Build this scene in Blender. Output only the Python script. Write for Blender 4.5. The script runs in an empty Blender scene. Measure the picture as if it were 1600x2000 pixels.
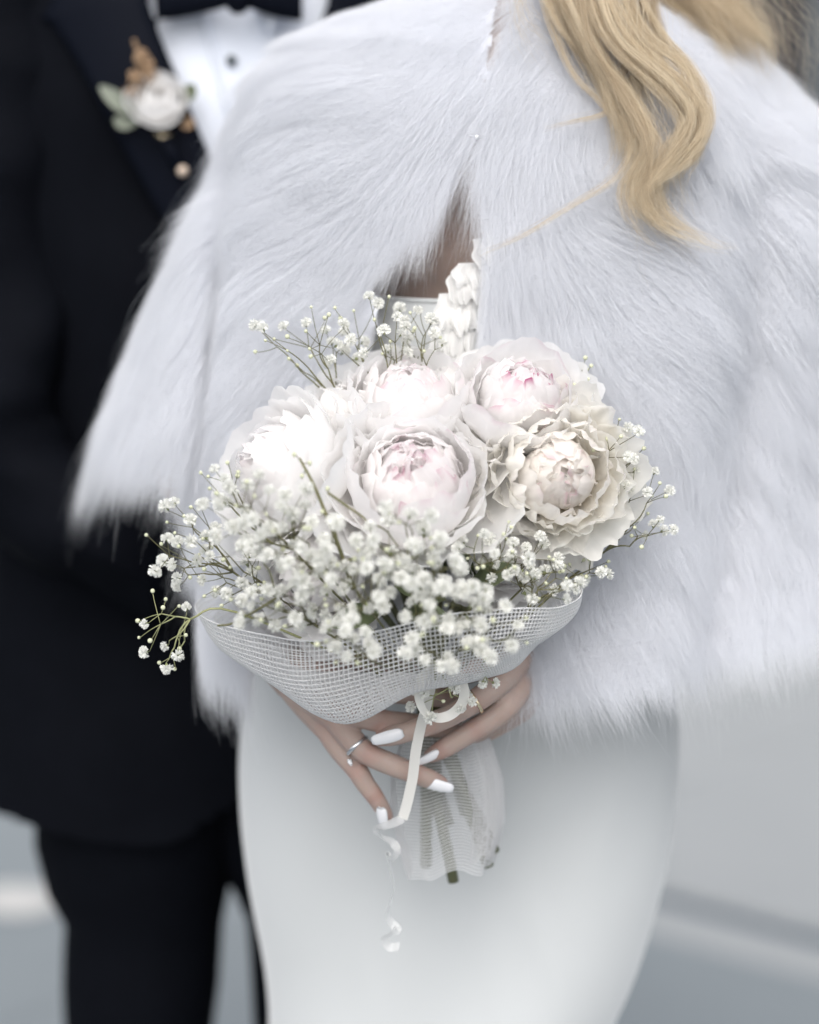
import bpy, bmesh, math, random
import numpy as np
from mathutils import Vector, Matrix, Quaternion, kdtree

random.seed(7)
rng = np.random.default_rng(7)
scene = bpy.context.scene
COL = scene.collection
R = math.radians

# ------------------------------------------------------------------ camera
CAM = np.array([0.0, -2.0, 1.41])
AIM = np.array([0.0, 0.0, 1.08])
FPX = 4704.0                                   # focal length in photo pixels (2000 px tall)
fwd = (AIM - CAM) / np.linalg.norm(AIM - CAM)
rgt = np.array([1.0, 0.0, 0.0])
upv = np.cross(rgt, fwd)
cd = bpy.data.cameras.new('camera')
cam = bpy.data.objects.new('camera', cd)
COL.objects.link(cam)
cam.location = CAM
cam.rotation_euler = Vector(fwd).to_track_quat('-Z', 'Y').to_euler()
cd.sensor_fit = 'VERTICAL'
cd.sensor_height = 36.0
cd.lens = 36.0 * FPX / 2000.0
cd.clip_end = 400.0
cd.dof.use_dof = True
cd.dof.focus_distance = 2.0
cd.dof.aperture_fstop = 1.6
scene.camera = cam

# ------------------------------------------------------------------ sky, sun, exposure
w = bpy.data.worlds.new('World')
scene.world = w
w.use_nodes = True
wn = w.node_tree
wn.nodes.clear()
sky = wn.nodes.new('ShaderNodeTexSky')
sky.sky_type = 'NISHITA'
sky.sun_disc = False
SUN_DIR = Vector((-0.10, -0.85, 1.0)).normalized()      # towards the sun
sky.sun_elevation = math.asin(SUN_DIR.z)
sky.sun_rotation = math.atan2(SUN_DIR.x, SUN_DIR.y)
sky.air_density = 1.0
sky.dust_density = 4.0
sky.ozone_density = 1.0
hs = wn.nodes.new('ShaderNodeHueSaturation')
hs.inputs['Saturation'].default_value = 0.30             # overcast: the cloud deck is nearly grey
bg = wn.nodes.new('ShaderNodeBackground')
bg.inputs['Strength'].default_value = 0.15
wo = wn.nodes.new('ShaderNodeOutputWorld')
wn.links.new(sky.outputs[0], hs.inputs['Color'])
wn.links.new(hs.outputs[0], bg.inputs['Color'])
wn.links.new(bg.outputs[0], wo.inputs[0])
sl = bpy.data.lights.new('sun', 'SUN')
sl.energy = 0.8
sl.angle = R(80)
sl.color = (1.0, 0.97, 0.94)
so = bpy.data.objects.new('sun', sl)
so.rotation_euler = SUN_DIR.to_track_quat('Z', 'Y').to_euler()
COL.objects.link(so)

scene.view_settings.view_transform = 'Standard'
scene.view_settings.look = 'None'
scene.view_settings.gamma = 1.0
scene.view_settings.exposure = 0.66
scene.view_settings.use_curve_mapping = False
scene.render.engine = 'CYCLES'
scene.cycles.max_bounces = 9
scene.cycles.diffuse_bounces = 8
scene.cycles.transmission_bounces = 8
scene.cycles.transparent_max_bounces = 16
scene.cycles.use_denoising = True
scene.cycles_curves.shape = 'RIBBONS'

# ------------------------------------------------------------------ helpers
def P(px, py, Y):
    """photo pixel (1600x2000) at world depth Y -> world point"""
    d = fwd + rgt * (px - 800.0) / FPX + upv * (1000.0 - py) / FPX
    return CAM + d * ((Y - CAM[1]) / d[1])

def Pv(px, py, Y):
    px = np.asarray(px, float); py = np.asarray(py, float); Y = np.asarray(Y, float)
    d = fwd[None] + rgt[None] * ((px - 800) / FPX)[:, None] + upv[None] * ((1000 - py) / FPX)[:, None]
    return CAM[None] + d * ((Y - CAM[1]) / d[:, 1])[:, None]

def G(px, py, z=0.0):
    d = fwd + rgt * (px - 800.0) / FPX + upv * (1000.0 - py) / FPX
    return CAM + d * ((z - CAM[2]) / d[2])

def proj(p):
    q = np.asarray(p) - CAM
    dz = q @ fwd
    return 800 + FPX * (q @ rgt) / dz, 1000 - FPX * (q @ upv) / dz

def link(o, parent=None):
    COL.objects.link(o)
    if parent is not None:
        o.parent = parent
        m = parent.matrix_basis.copy()
        o.matrix_parent_inverse = m.inverted()
    return o

def empty(name, loc, label=None, cat=None, group=None):
    o = bpy.data.objects.new(name, None)
    o.empty_display_size = 0.05
    o.location = loc
    COL.objects.link(o)
    tag(o, label, cat, group)
    return o

def tag(o, label=None, cat=None, group=None, kind=None):
    if label: o['label'] = label
    if cat: o['category'] = cat
    if group: o['group'] = group
    if kind: o['kind'] = kind
    return o

def mesh(name, verts, faces, mat=None, parent=None, smooth=True, attrs=None, mats=None, midx=None):
    me = bpy.data.meshes.new(name)
    me.from_pydata([tuple(v) for v in verts], [], [tuple(int(i) for i in f) for f in faces])
    if attrs:
        for k, (typ, arr) in attrs.items():
            a = me.attributes.new(k, typ, 'POINT')
            key = 'color' if 'COLOR' in typ else ('vector' if typ == 'FLOAT_VECTOR' else 'value')
            a.data.foreach_set(key, np.asarray(arr, np.float32).ravel())
    for m in (mats or [mat]):
        if m: me.materials.append(m)
    if midx is not None:
        me.polygons.foreach_set('material_index', midx)
    if smooth:
        me.polygons.foreach_set('use_smooth', [True] * len(me.polygons))
    me.update()
    o = bpy.data.objects.new(name, me)
    return link(o, parent)

def grid_faces(nu, nv, off=0, wrap=False):
    """rows nv, columns nu; index = j*nu+i"""
    f = []
    for j in range(nv - 1):
        for i in range(nu if wrap else nu - 1):
            i2 = (i + 1) % nu
            f.append((off + j * nu + i, off + j * nu + i2, off + (j + 1) * nu + i2, off + (j + 1) * nu + i))
    return f

class Geo:
    def __init__(s):
        s.v = []; s.f = []; s.m = []
    def add(s, verts, faces, mi=0):
        o = len(s.v)
        s.v.extend([tuple(v) for v in verts])
        for f in faces:
            s.f.append(tuple(i + o for i in f)); s.m.append(mi)
    def tube(s, path, rad, n=6, mi=0, cap=True):
        path = np.asarray(path, float); k = len(path)
        rad = np.broadcast_to(np.asarray(rad, float), (k,))
        T = np.gradient(path, axis=0)
        T /= np.linalg.norm(T, axis=1)[:, None] + 1e-12
        a = np.array([0, 0, 1.0]) if abs(T[0][2]) < 0.9 else np.array([1.0, 0, 0])
        nrm = np.cross(T[0], a); nrm /= np.linalg.norm(nrm)
        V = []
        for i in range(k):
            nrm = nrm - T[i] * (nrm @ T[i]); nrm /= np.linalg.norm(nrm) + 1e-12
            b = np.cross(T[i], nrm)
            for q in range(n):
                t = 2 * math.pi * q / n
                V.append(path[i] + rad[i] * (math.cos(t) * nrm + math.sin(t) * b))
        F = grid_faces(n, k, 0, True)
        if cap and n > 2:
            F.append(tuple(range(n))[::-1]); F.append(tuple((k - 1) * n + q for q in range(n)))
        s.add(V, F, mi)
    def sphere(s, c, r, nu=10, nv=7, mi=0, scale=(1, 1, 1)):
        V = []; F = []
        for j in range(nv):
            th = math.pi * (j + 0.0) / (nv - 1)
            for i in range(nu):
                ph = 2 * math.pi * i / nu
                V.append((c[0] + r * scale[0] * math.sin(th) * math.cos(ph),
                          c[1] + r * scale[1] * math.sin(th) * math.sin(ph), c[2] + r * scale[2] * math.cos(th)))
        s.add(V, grid_faces(nu, nv, 0, True), mi)
    def box(s, c, h, rot=None, mi=0):
        V = []
        for x in (-1, 1):
            for y in (-1, 1):
                for z in (-1, 1):
                    p = np.array([x * h[0], y * h[1], z * h[2]])
                    if rot is not None: p = rot @ p
                    V.append(np.asarray(c) + p)
        s.add(V, [(0, 1, 3, 2), (4, 6, 7, 5), (0, 4, 5, 1), (2, 3, 7, 6), (0, 2, 6, 4), (1, 5, 7, 3)], mi)
    def build(s, name, mat=None, parent=None, smooth=True, mats=None):
        return mesh(name, s.v, s.f, mat, parent, smooth, None, mats, s.m if mats else None)

def smooth_path(pts, n):
    """Catmull-Rom through pts (any dimension), n samples"""
    p = np.asarray(pts, float); k = len(p)
    q = np.vstack([2 * p[0] - p[1], p, 2 * p[-1] - p[-2]])
    t = np.linspace(0, k - 1 - 1e-9, n)
    i = t.astype(int); f = (t - i)[:, None]
    a, b, c, d = q[i], q[i + 1], q[i + 2], q[i + 3]
    return 0.5 * ((2 * b) + (-a + c) * f + (2 * a - 5 * b + 4 * c - d) * f ** 2 + (-a + 3 * b - 3 * c + d) * f ** 3)

def interp(tab, x):
    t = np.asarray(tab, float)
    return np.interp(x, t[:, 0], t[:, 1])

def wob(x, seed, freqs=(1, 2.3, 4.1), amps=(1, .5, .3)):
    r = np.random.default_rng(seed)
    return sum(a * np.sin(f * x * 2 * math.pi + r.uniform(0, 6.28)) for f, a in zip(freqs, amps)) / sum(amps)

class Field:
    """smooth random vector field of a given scale"""
    def __init__(s, scale, seed, n=14, dim=3):
        r = np.random.default_rng(seed)
        s.k = r.normal(0, 1, (n, 3)) / scale
        s.p = r.uniform(0, 6.28, (n, dim)); s.a = r.normal(0, 1, (n, dim)) / math.sqrt(n)
    def __call__(s, x):
        ph = x @ s.k.T
        return sum(s.a[i][None] * np.sin(ph[:, i:i + 1] + s.p[i][None]) for i in range(len(s.k))) * 1.41

def hair(name, pts, rad, mat, parent, shade=None):
    """pts (n,k,3), rad (n,k) -> one hair-curves object"""
    n, k = pts.shape[:2]
    cu = bpy.data.hair_curves.new(name)
    cu.add_curves([k] * n)
    cu.attributes['position'].data.foreach_set('vector', np.ascontiguousarray(pts, np.float32).ravel())
    a = cu.attributes.get('radius') or cu.attributes.new('radius', 'FLOAT', 'POINT')
    a.data.foreach_set('value', np.ascontiguousarray(rad, np.float32).ravel())
    if shade is not None:
        b = cu.attributes.new('shade', 'FLOAT', 'CURVE'); b.data.foreach_set('value', np.ascontiguousarray(shade, np.float32))
    cu.materials.append(mat)
    o = bpy.data.objects.new(name, cu)
    return link(o, parent)

# ------------------------------------------------------------------ materials
def new_mat(name):
    m = bpy.data.materials.new(name); m.use_nodes = True
    nt = m.node_tree; nt.nodes.clear()
    out = nt.nodes.new('ShaderNodeOutputMaterial')
    return m, nt, out

def N(nt, t, **kw):
    n = nt.nodes.new(t)
    for k, v in kw.items():
        if k in n.inputs: n.inputs[k].default_value = v
        else: setattr(n, k, v)
    return n

def pbr(name, col, rough=0.6, noise=None, bump=None, metal=0.0, spec=0.5, sss=0.0, sheen=0.0, coat=0.0, col2=None):
    m, nt, out = new_mat(name)
    b = N(nt, 'ShaderNodeBsdfPrincipled')
    b.inputs['Base Color'].default_value = (*col, 1)
    b.inputs['Roughness'].default_value = rough
    b.inputs['Metallic'].default_value = metal
    b.inputs['Specular IOR Level'].default_value = spec
    if sss:
        b.inputs['Subsurface Weight'].default_value = sss
        b.inputs['Subsurface Radius'].default_value = (0.012, 0.005, 0.003)
        b.inputs['Subsurface Scale'].default_value = 1.0
    if sheen:
        b.inputs['Sheen Weight'].default_value = sheen
    if coat:
        b.inputs['Coat Weight'].default_value = coat
    tc = N(nt, 'ShaderNodeTexCoord')
    if noise:
        nz = N(nt, 'ShaderNodeTexNoise'); nz.inputs['Scale'].default_value = noise; nz.inputs['Detail'].default_value = 5
        mx = N(nt, 'ShaderNodeMix', data_type='RGBA')
        mx.inputs['A'].default_value = (*col, 1)
        c2 = col2 or tuple(c * 0.85 for c in col)
        mx.inputs['B'].default_value = (*c2, 1)
        nt.links.new(tc.outputs['Object'], nz.inputs['Vector'])
        nt.links.new(nz.outputs[0], mx.inputs['Factor'])
        nt.links.new(mx.outputs['Result'], b.inputs['Base Color'])
    if bump:
        nz2 = N(nt, 'ShaderNodeTexNoise'); nz2.inputs['Scale'].default_value = bump[0]; nz2.inputs['Detail'].default_value = 4
        bp = N(nt, 'ShaderNodeBump'); bp.inputs['Strength'].default_value = bump[1]; bp.inputs['Distance'].default_value = bump[2]
        nt.links.new(tc.outputs['Object'], nz2.inputs['Vector'])
        nt.links.new(nz2.outputs[0], bp.inputs['Height'])
        nt.links.new(bp.outputs[0], b.inputs['Normal'])
    nt.links.new(b.outputs[0], out.inputs[0])
    return m

def sheet_mat(name, col=None, attr=None, trans=0.35, rough=0.6, bump=None):
    """thin translucent sheet: petals, ribbon, net"""
    m, nt, out = new_mat(name)
    b = N(nt, 'ShaderNodeBsdfPrincipled'); b.inputs['Roughness'].default_value = rough
    b.inputs['Specular IOR Level'].default_value = 0.25
    t = N(nt, 'ShaderNodeBsdfTranslucent')
    mx = N(nt, 'ShaderNodeMixShader'); mx.inputs[0].default_value = trans
    if attr:
        a = N(nt, 'ShaderNodeAttribute', attribute_name=attr)
        nt.links.new(a.outputs['Color'], b.inputs['Base Color']); nt.links.new(a.outputs['Color'], t.inputs['Color'])
    else:
        b.inputs['Base Color'].default_value = (*col, 1); t.inputs['Color'].default_value = (*col, 1)
    if bump:
        a = N(nt, 'ShaderNodeAttribute', attribute_name='uvp')
        mp = N(nt, 'ShaderNodeMapping'); mp.inputs['Scale'].default_value = (26, 2.2, 1)
        nz = N(nt, 'ShaderNodeTexNoise'); nz.inputs['Scale'].default_value = 1.0; nz.inputs['Detail'].default_value = 4
        bp = N(nt, 'ShaderNodeBump'); bp.inputs['Strength'].default_value = bump; bp.inputs['Distance'].default_value = 0.0012
        nt.links.new(a.outputs['Vector'], mp.inputs['Vector']); nt.links.new(mp.outputs[0], nz.inputs['Vector'])
        nt.links.new(nz.outputs[0], bp.inputs['Height'])
        nt.links.new(bp.outputs[0], b.inputs['Normal']); nt.links.new(bp.outputs[0], t.inputs['Normal'])
    nt.links.new(b.outputs[0], mx.inputs[1]); nt.links.new(t.outputs[0], mx.inputs[2])
    nt.links.new(mx.outputs[0], out.inputs[0])
    return m

def fur_mat(name, col):
    m, nt, out = new_mat(name)
    d = N(nt, 'ShaderNodeBsdfDiffuse'); d.inputs['Color'].default_value = (*col, 1)
    t = N(nt, 'ShaderNodeBsdfTranslucent'); t.inputs['Color'].default_value = (*col, 1)
    mx = N(nt, 'ShaderNodeMixShader'); mx.inputs[0].default_value = 0.55
    nt.links.new(d.outputs[0], mx.inputs[1]); nt.links.new(t.outputs[0], mx.inputs[2])
    h = N(nt, 'ShaderNodeBsdfHair'); h.component = 'Reflection'
    h.inputs['Color'].default_value = (0.9, 0.92, 0.95, 1)
    h.inputs['RoughnessU'].default_value = 0.35; h.inputs['RoughnessV'].default_value = 0.6
    m2 = N(nt, 'ShaderNodeMixShader'); m2.inputs[0].default_value = 0.12
    nt.links.new(mx.outputs[0], m2.inputs[1]); nt.links.new(h.outputs[0], m2.inputs[2])
    nt.links.new(m2.outputs[0], out.inputs[0])
    return m

def blond_mat(name):
    m, nt, out = new_mat(name)
    hi = N(nt, 'ShaderNodeHairInfo')
    cr = N(nt, 'ShaderNodeValToRGB')
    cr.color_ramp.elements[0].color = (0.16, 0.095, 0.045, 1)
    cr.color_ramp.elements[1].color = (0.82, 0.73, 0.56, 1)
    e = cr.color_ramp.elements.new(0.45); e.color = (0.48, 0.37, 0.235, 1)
    d = N(nt, 'ShaderNodeBsdfDiffuse'); t = N(nt, 'ShaderNodeBsdfTranslucent')
    mx = N(nt, 'ShaderNodeMixShader'); mx.inputs[0].default_value = 0.3
    at = N(nt, 'ShaderNodeAttribute', attribute_name='shade')
    ma = N(nt, 'ShaderNodeMath', operation='MULTIPLY_ADD'); ma.inputs[1].default_value = 0.45
    nt.links.new(hi.outputs['Random'], ma.inputs[0]); nt.links.new(at.outputs['Fac'], ma.inputs[2])
    nt.links.new(ma.outputs[0], cr.inputs[0])
    nt.links.new(cr.outputs[0], d.inputs[0]); nt.links.new(cr.outputs[0], t.inputs[0])
    nt.links.new(d.outputs[0], mx.inputs[1]); nt.links.new(t.outputs[0], mx.inputs[2])
    h = N(nt, 'ShaderNodeBsdfHair'); h.component = 'Reflection'
    h.inputs['Color'].default_value = (0.95, 0.85, 0.68, 1)
    h.inputs['RoughnessU'].default_value = 0.25; h.inputs['RoughnessV'].default_value = 0.5
    m2 = N(nt, 'ShaderNodeMixShader'); m2.inputs[0].default_value = 0.15
    nt.links.new(mx.outputs[0], m2.inputs[1]); nt.links.new(h.outputs[0], m2.inputs[2])
    nt.links.new(m2.outputs[0], out.inputs[0])
    return m

M = {}
M['fur'] = fur_mat('white faux fur', (0.855, 0.864, 0.890))
M['lining'] = pbr('cape lining', (0.80, 0.81, 0.85), 0.9)
M['blond'] = blond_mat('blonde hair')
M['skin'] = pbr('skin', (0.435, 0.345, 0.305), 0.5, noise=60, col2=(0.39, 0.29, 0.25), bump=(420, 0.30, 0.001), sss=0.30, spec=0.35)
_nt = M['skin'].node_tree
_b = next(n for n in _nt.nodes if n.type == 'BSDF_PRINCIPLED'); _l = _b.inputs['Base Color'].links[0]; _src = _l.from_socket
_a = N(_nt, 'ShaderNodeAttribute', attribute_name='flush'); _mx = N(_nt, 'ShaderNodeMix', data_type='RGBA')
_mx.inputs['B'].default_value = (0.40, 0.215, 0.18, 1)
_nt.links.new(_a.outputs['Fac'], _mx.inputs['Factor']); _nt.links.new(_src, _mx.inputs['A']); _nt.links.new(_mx.outputs['Result'], _b.inputs['Base Color'])
M['nail'] = pbr('white nail polish', (0.82, 0.82, 0.84), 0.18, coat=0.4)
M['dress'] = pbr('white crepe', (0.54, 0.556, 0.56), 0.75, bump=(900, 0.10, 0.0006), sheen=0.6)
M['ruffle'] = sheet_mat('ruffled organza', (0.90, 0.895, 0.88), trans=0.5)
M['petal'] = sheet_mat('peony petal', attr='Col', trans=0.6, rough=0.65, bump=0.3)
M['bb'] = sheet_mat('babys breath petal', (0.90, 0.90, 0.865), trans=0.45)
M['calyx'] = pbr('calyx green', (0.20, 0.24, 0.11), 0.6, noise=300, col2=(0.32, 0.34, 0.17))
M['budw'] = pbr('bud cream', (0.66, 0.67, 0.52), 0.6, noise=400, col2=(0.50, 0.52, 0.33))
M['stem'] = pbr('stem green', (0.115, 0.135, 0.055), 0.6, noise=120, col2=(0.17, 0.14, 0.07))
M['stempale'] = pbr('stem pale green', (0.36, 0.36, 0.20), 0.6, noise=120, col2=(0.27, 0.29, 0.13))
M['pstem'] = pbr('peony stem', (0.115, 0.145, 0.075), 0.6, noise=60, col2=(0.12, 0.11, 0.055))
M['leaf'] = pbr('leaf green', (0.075, 0.10, 0.045), 0.5, noise=80, col2=(0.11, 0.13, 0.06))
M['net'] = sheet_mat('white floral net', (0.95, 0.952, 0.958), trans=0.5)
M['ribbon'] = sheet_mat('satin ribbon', (0.80, 0.79, 0.75), trans=0.25, rough=0.3)
M['silver'] = pbr('silver', (0.75, 0.75, 0.76), 0.22, metal=1.0)
M['gold'] = pbr('pale gold', (0.78, 0.66, 0.46), 0.25, metal=1.0)
M['crystal'] = pbr('crystal', (0.85, 0.86, 0.88), 0.05, coat=1.0)
M['suit'] = pbr('black navy wool', (0.0026, 0.0031, 0.0048), 0.75, noise=30, col2=(0.0042, 0.0050, 0.0076), spec=0.035)
M['satin'] = pbr('lapel satin', (0.0044, 0.0056, 0.0100), 0.5, spec=0.04)
M['shirt'] = pbr('white shirt cotton', (0.72, 0.76, 0.84), 0.8, bump=(1200, 0.1, 0.0004))
M['stud'] = pbr('dark stud', (0.03, 0.045, 0.05), 0.3)
M['tan'] = pbr('dried filler', (0.40, 0.27, 0.17), 0.8, noise=200, col2=(0.28, 0.18, 0.10))
M['sage'] = pbr('sage leaf', (0.17, 0.19, 0.15), 0.7, noise=100, col2=(0.23, 0.25, 0.2))
M['pearl'] = pbr('beige pearl', (0.62, 0.50, 0.40), 0.3)
M['shoe'] = pbr('black leather', (0.01, 0.01, 0.011), 0.35)
M['slab'] = pbr('pale stone', (0.325, 0.338, 0.345), 0.8, noise=3, col2=(0.285, 0.30, 0.308), bump=(150, 0.2, 0.002))
M['slabd'] = pbr('grey stone', (0.225, 0.25, 0.265), 0.8, noise=3, col2=(0.185, 0.21, 0.225), bump=(150, 0.2, 0.002))
M['slabw'] = pbr('white stone', (0.55, 0.545, 0.53), 0.8, noise=3, bump=(150, 0.2, 0.002))
M['joint'] = pbr('blue grey joint', (0.055, 0.085, 0.115), 0.9, noise=20)
M['wall'] = pbr('brown grey wall', (0.045, 0.042, 0.042), 0.9, noise=1.5, col2=(0.034, 0.032, 0.034), bump=(20, 0.3, 0.01))
M['glass'] = pbr('dark glass', (0.03, 0.035, 0.045), 0.1)

# ------------------------------------------------------------------ ground and far building
gv = [(-60, -20, -0.02), (60, -20, -0.02), (60, 120, -0.02), (-60, 120, -0.02)]
tag(mesh('ground', gv, [(0, 1, 2, 3)], M['joint'], smooth=False), kind='structure')
pave = empty('pavement', (0, 3, 0)); tag(pave, kind='structure')
e0 = G(1270, 1752); e1 = G(1600, 1838)
ud = e1 - e0; ud /= np.linalg.norm(ud); vd = np.array([-ud[1], ud[0], 0.0])     # along the long joint / across it, away from camera
def slab(u0, u1, v0, v1, mat, g=0.004):
    c = lambda u, v: e0 + ud * u + vd * v
    b = 0.004
    pts = []
    for z, q in ((-0.02, 0.0), (-b, 0.0), (0.0, b)):
        for (u, v, su, sv) in ((u0, v0, 1, 1), (u1, v0, -1, 1), (u1, v1, -1, -1), (u0, v1, 1, -1)):
            p = c(u + su * (g + q), v + sv * (g + q)); pts.append((p[0], p[1], z))
    f = [(8, 9, 10, 11)]
    for k in (0, 4):
        for i in range(4):
            f.append((k + i, k + (i + 1) % 4, k + 4 + (i + 1) % 4, k + 4 + i))
    mesh('slab', pts, f, mat, pave, smooth=False)
for i in range(-5, 6):
    for j in range(0, 8):
        slab(i * 1.3 - 0.4, i * 1.3 + 0.9, 0.06 + j * 1.3, 0.06 + (j + 1) * 1.3, M['slab'])
    slab(i * 1.3 - 0.4, i * 1.3 + 0.9, -0.16, -0.012, M['slab'])
    for j in range(1, 4):
        slab(i * 1.3 - 0.4, i * 1.3 + 0.9, -0.16 - j * 1.3, -0.16 - (j - 1) * 1.3, M['slabd'])

wp = [G(30 + 82 * math.cos(a), 1762 + 30 * math.sin(a)) for a in np.linspace(0, 2 * math.pi, 20, endpoint=False)]
mesh('painted_mark', [(p[0], p[1], .004) for p in wp], [tuple(range(20))[::-1]], M['slabw'], pave, smooth=False)
bld = empty('building', (0, 13, 0), 'dark brown grey building wall far behind the couple', 'building')
g_ = Geo(); g_.box((0, 13.5, 4), (16, 0.4, 4)); g_.build('wall', M['wall'], bld, False)
for i in range(-5, 6):
    for k in range(2):
        wv = Geo(); wv.box((i * 2.6 + 0.6, 13.06, 1.9 + k * 3.2), (0.6, 0.05, 0.95))
        fo = wv.build('window', M['glass'], bld, False)
        fr = Geo()
        for sx in (-1, 1): fr.box((i * 2.6 + 0.6 + sx * 0.64, 13.05, 1.9 + k * 3.2), (0.04, 0.07, 1.03))
        for sz in (-1, 1): fr.box((i * 2.6 + 0.6, 13.05, 1.9 + k * 3.2 + sz * 0.99), (0.6, 0.06, 0.04))
        fr.build('window_frame', M['slabd'], fo, False)

# ------------------------------------------------------------------ the groom
GY = 0.62
groom = empty('person', (P(300, 1500, GY)[0], GY, 0), 'person in black suit with white shirt and bow tie standing behind the fur cape', 'person')

def body_loft(rows, Y0, nth=64, dfront=None, offs=0.0, mask=None, expo=2.3):
    """rows: (py, xl, xr, half depth). returns vertex grid and function Yfront(px,py)"""
    rows = np.asarray(rows, float)
    py = np.linspace(rows[0, 0], rows[-1, 0], 90)
    xl = np.interp(py, rows[:, 0], rows[:, 1]); xr = np.interp(py, rows[:, 0], rows[:, 2]); hd = np.interp(py, rows[:, 0], rows[:, 3])
    k = np.array([1, 2, 3, 2, 1.0]); k /= k.sum()
    sm = lambda a: np.convolve(np.pad(a, 2, 'edge'), k, 'valid')
    xl, xr, hd = sm(xl), sm(xr), sm(hd)
    th = np.linspace(0, 2 * math.pi, nth, endpoint=False)
    V = np.zeros((len(py), nth, 3))
    for j in range(len(py)):
        A = P(xl[j], py[j], Y0); B = P(xr[j], py[j], Y0)
        c = (A + B) / 2; a = (B[0] - A[0]) / 2 + offs
        s, q = np.sin(th), np.cos(th)
        sx = np.sign(s) * np.abs(s) ** (2 / expo); sy = np.sign(q) * np.abs(q) ** (2 / expo)
        V[j, :, 0] = c[0] + a * sx; V[j, :, 1] = Y0 - (hd[j] + offs) * sy; V[j, :, 2] = c[2]
    return py, th, V

jrows = [(-230, 330, 560, .07), (-170, 120, 740, .09), (-110, 10, 830, .115), (0, -40, 850, .13), (200, -45, 830, .145), (500, -30, 790, .14),
         (900, -10, 730, .125), (1200, -25, 715, .13), (1500, -50, 720, .14), (1650, -58, 720, .145)]
py, th, V = body_loft(jrows, GY)
# folds in the jacket cloth
fld = Field(0.16, 3); fl2 = Field(0.06, 4)
def frontY(px, pyv, off=0.0):
    """depth of the jacket front at a pixel"""
    px = np.atleast_1d(np.asarray(px, float)); pyv = np.atleast_1d(np.asarray(pyv, float))
    r = np.asarray(jrows, float)
    xl = np.interp(pyv, r[:, 0], r[:, 1]); xr = np.interp(pyv, r[:, 0], r[:, 2]); hd = np.interp(pyv, r[:, 0], r[:, 3])
    t = np.clip(((px - (xl + xr) / 2) / ((xr - xl) / 2)), -.98, .98)
    return GY - (hd + off) * (1 - np.abs(t) ** 2.3) ** (1 / 2.3)
openL = [(-240, 395), (-40, 292), (40, 302), (150, 345), (260, 392), (340, 425), (620, 500)]
openR = [(-240, 520), (-40, 640), (150, 610), (340, 565), (620, 502)]
jv = V.reshape(-1, 3)
jv = jv + (fld(jv) * 0.007 + fl2(jv) * 0.0035) * np.array([1, 1, 0])
nth = len(th)
ppx, ppy = proj(jv)
hem = lambda x: np.interp(x, [-60, 0, 60, 150, 300, 360, 420, 520, 700], [1580, 1590, 1612, 1640, 1655, 1640, 1600, 1530, 1600])
hem2 = hem
keep = []
for f in grid_faces(nth, len(py), 0, True):
    cx = np.mean([ppx[i] for i in f]); cy = np.mean([ppy[i] for i in f]); yy = np.mean([jv[i][1] for i in f])
    if yy < GY and np.interp(cy, *zip(*openL)) - 22 < cx < np.interp(cy, *zip(*openR)) + 22 and cy < 620: continue
    if cy > hem(cx) + 6: continue
    keep.append(f)
low = ppy > hem(ppx)
jv[low] = Pv(ppx[low], hem(ppx[low]), jv[low, 1])
mesh('jacket', jv, keep, M['suit'], groom)
# shirt front: an inner shell
_, _, V2 = body_loft(jrows, GY, offs=-0.012)
sv = V2.reshape(-1, 3); sp = proj(sv)
sf = [f for f in grid_faces(nth, len(py), 0, True) if np.mean([sp[1][i] for i in f]) < 600 and np.mean([sv[i][1] for i in f]) < GY and np.interp(np.mean([sp[1][i] for i in f]), *zip(*openL)) - 40 < np.mean([sp[0][i] for i in f]) < np.interp(np.mean([sp[1][i] for i in f]), *zip(*openR)) + 40]
shirt = mesh('shirt', sv, sf, M['shirt'], groom)
# placket ridge and collar wings
def on_front(pts, off, n=30):
    q = smooth_path(pts, n)
    return Pv(q[:, 0], q[:, 1], frontY(q[:, 0], q[:, 1], off))
g_ = Geo(); g_.tube(on_front([(395, 30), (420, 120), (452, 230), (480, 330)], -0.009), 0.0035, 5); g_.build('placket', M['shirt'], shirt)
for (bx, by) in ((452, 118), (470, 260)):
    c = P(bx, by, frontY(bx, by, -0.006)[0]); g_ = Geo(); g_.sphere(c, 0.0058, 10, 6, scale=(1, .5, 1)); g_.build('stud_button', M['stud'], shirt)
def patch(left, right, off, name, mat, parent, nu=9, nv=26, thick=0.004):
    L = smooth_path(left, nv); Rr = smooth_path(right, nv); V = []; F = []
    for sgn in (0, 1):
        for j in range(nv):
            for i in range(nu):
                t = i / (nu - 1); x = L[j, 0] * (1 - t) + Rr[j, 0] * t; y = L[j, 1] * (1 - t) + Rr[j, 1] * t
                o = (off + 0.003 * math.sin(math.pi * t)) if sgn == 0 else 0.001
                V.append(P(x, y, frontY(x, y, o)[0]))
    n = nu * nv
    F = grid_faces(nu, nv) + [tuple(i + n for i in f)[::-1] for f in grid_faces(nu, nv)]
    for j in range(nv - 1):
        for i in (0, nu - 1):
            F.append((j * nu + i, (j + 1) * nu + i, n + (j + 1) * nu + i, n + j * nu + i))
    for j in (0, nv - 1):
        for i in range(nu - 1):
            F.append((j * nu + i, j * nu + i + 1, n + j * nu + i + 1, n + j * nu + i))
    return mesh(name, V, F, mat, parent)
patch([(230, -160), (90, 20), (100, 45), (150, 120), (215, 240), (280, 360), (345, 465), (480, 640)],
      [(340, -180), (290, -30), (306, 50), (346, 150), (392, 262), (425, 342), (460, 470), (500, 630)], 0.012, 'lapel', M['satin'], groom)
patch([(560, -180), (640, -30), (625, 50), (610, 150), (585, 262), (565, 342), (535, 470), (502, 630)],
      [(700, -160), (800, 20), (790, 45), (760, 120), (710, 240), (650, 360), (610, 465), (520, 640)], 0.012, 'lapel', M['satin'], groom)
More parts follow.
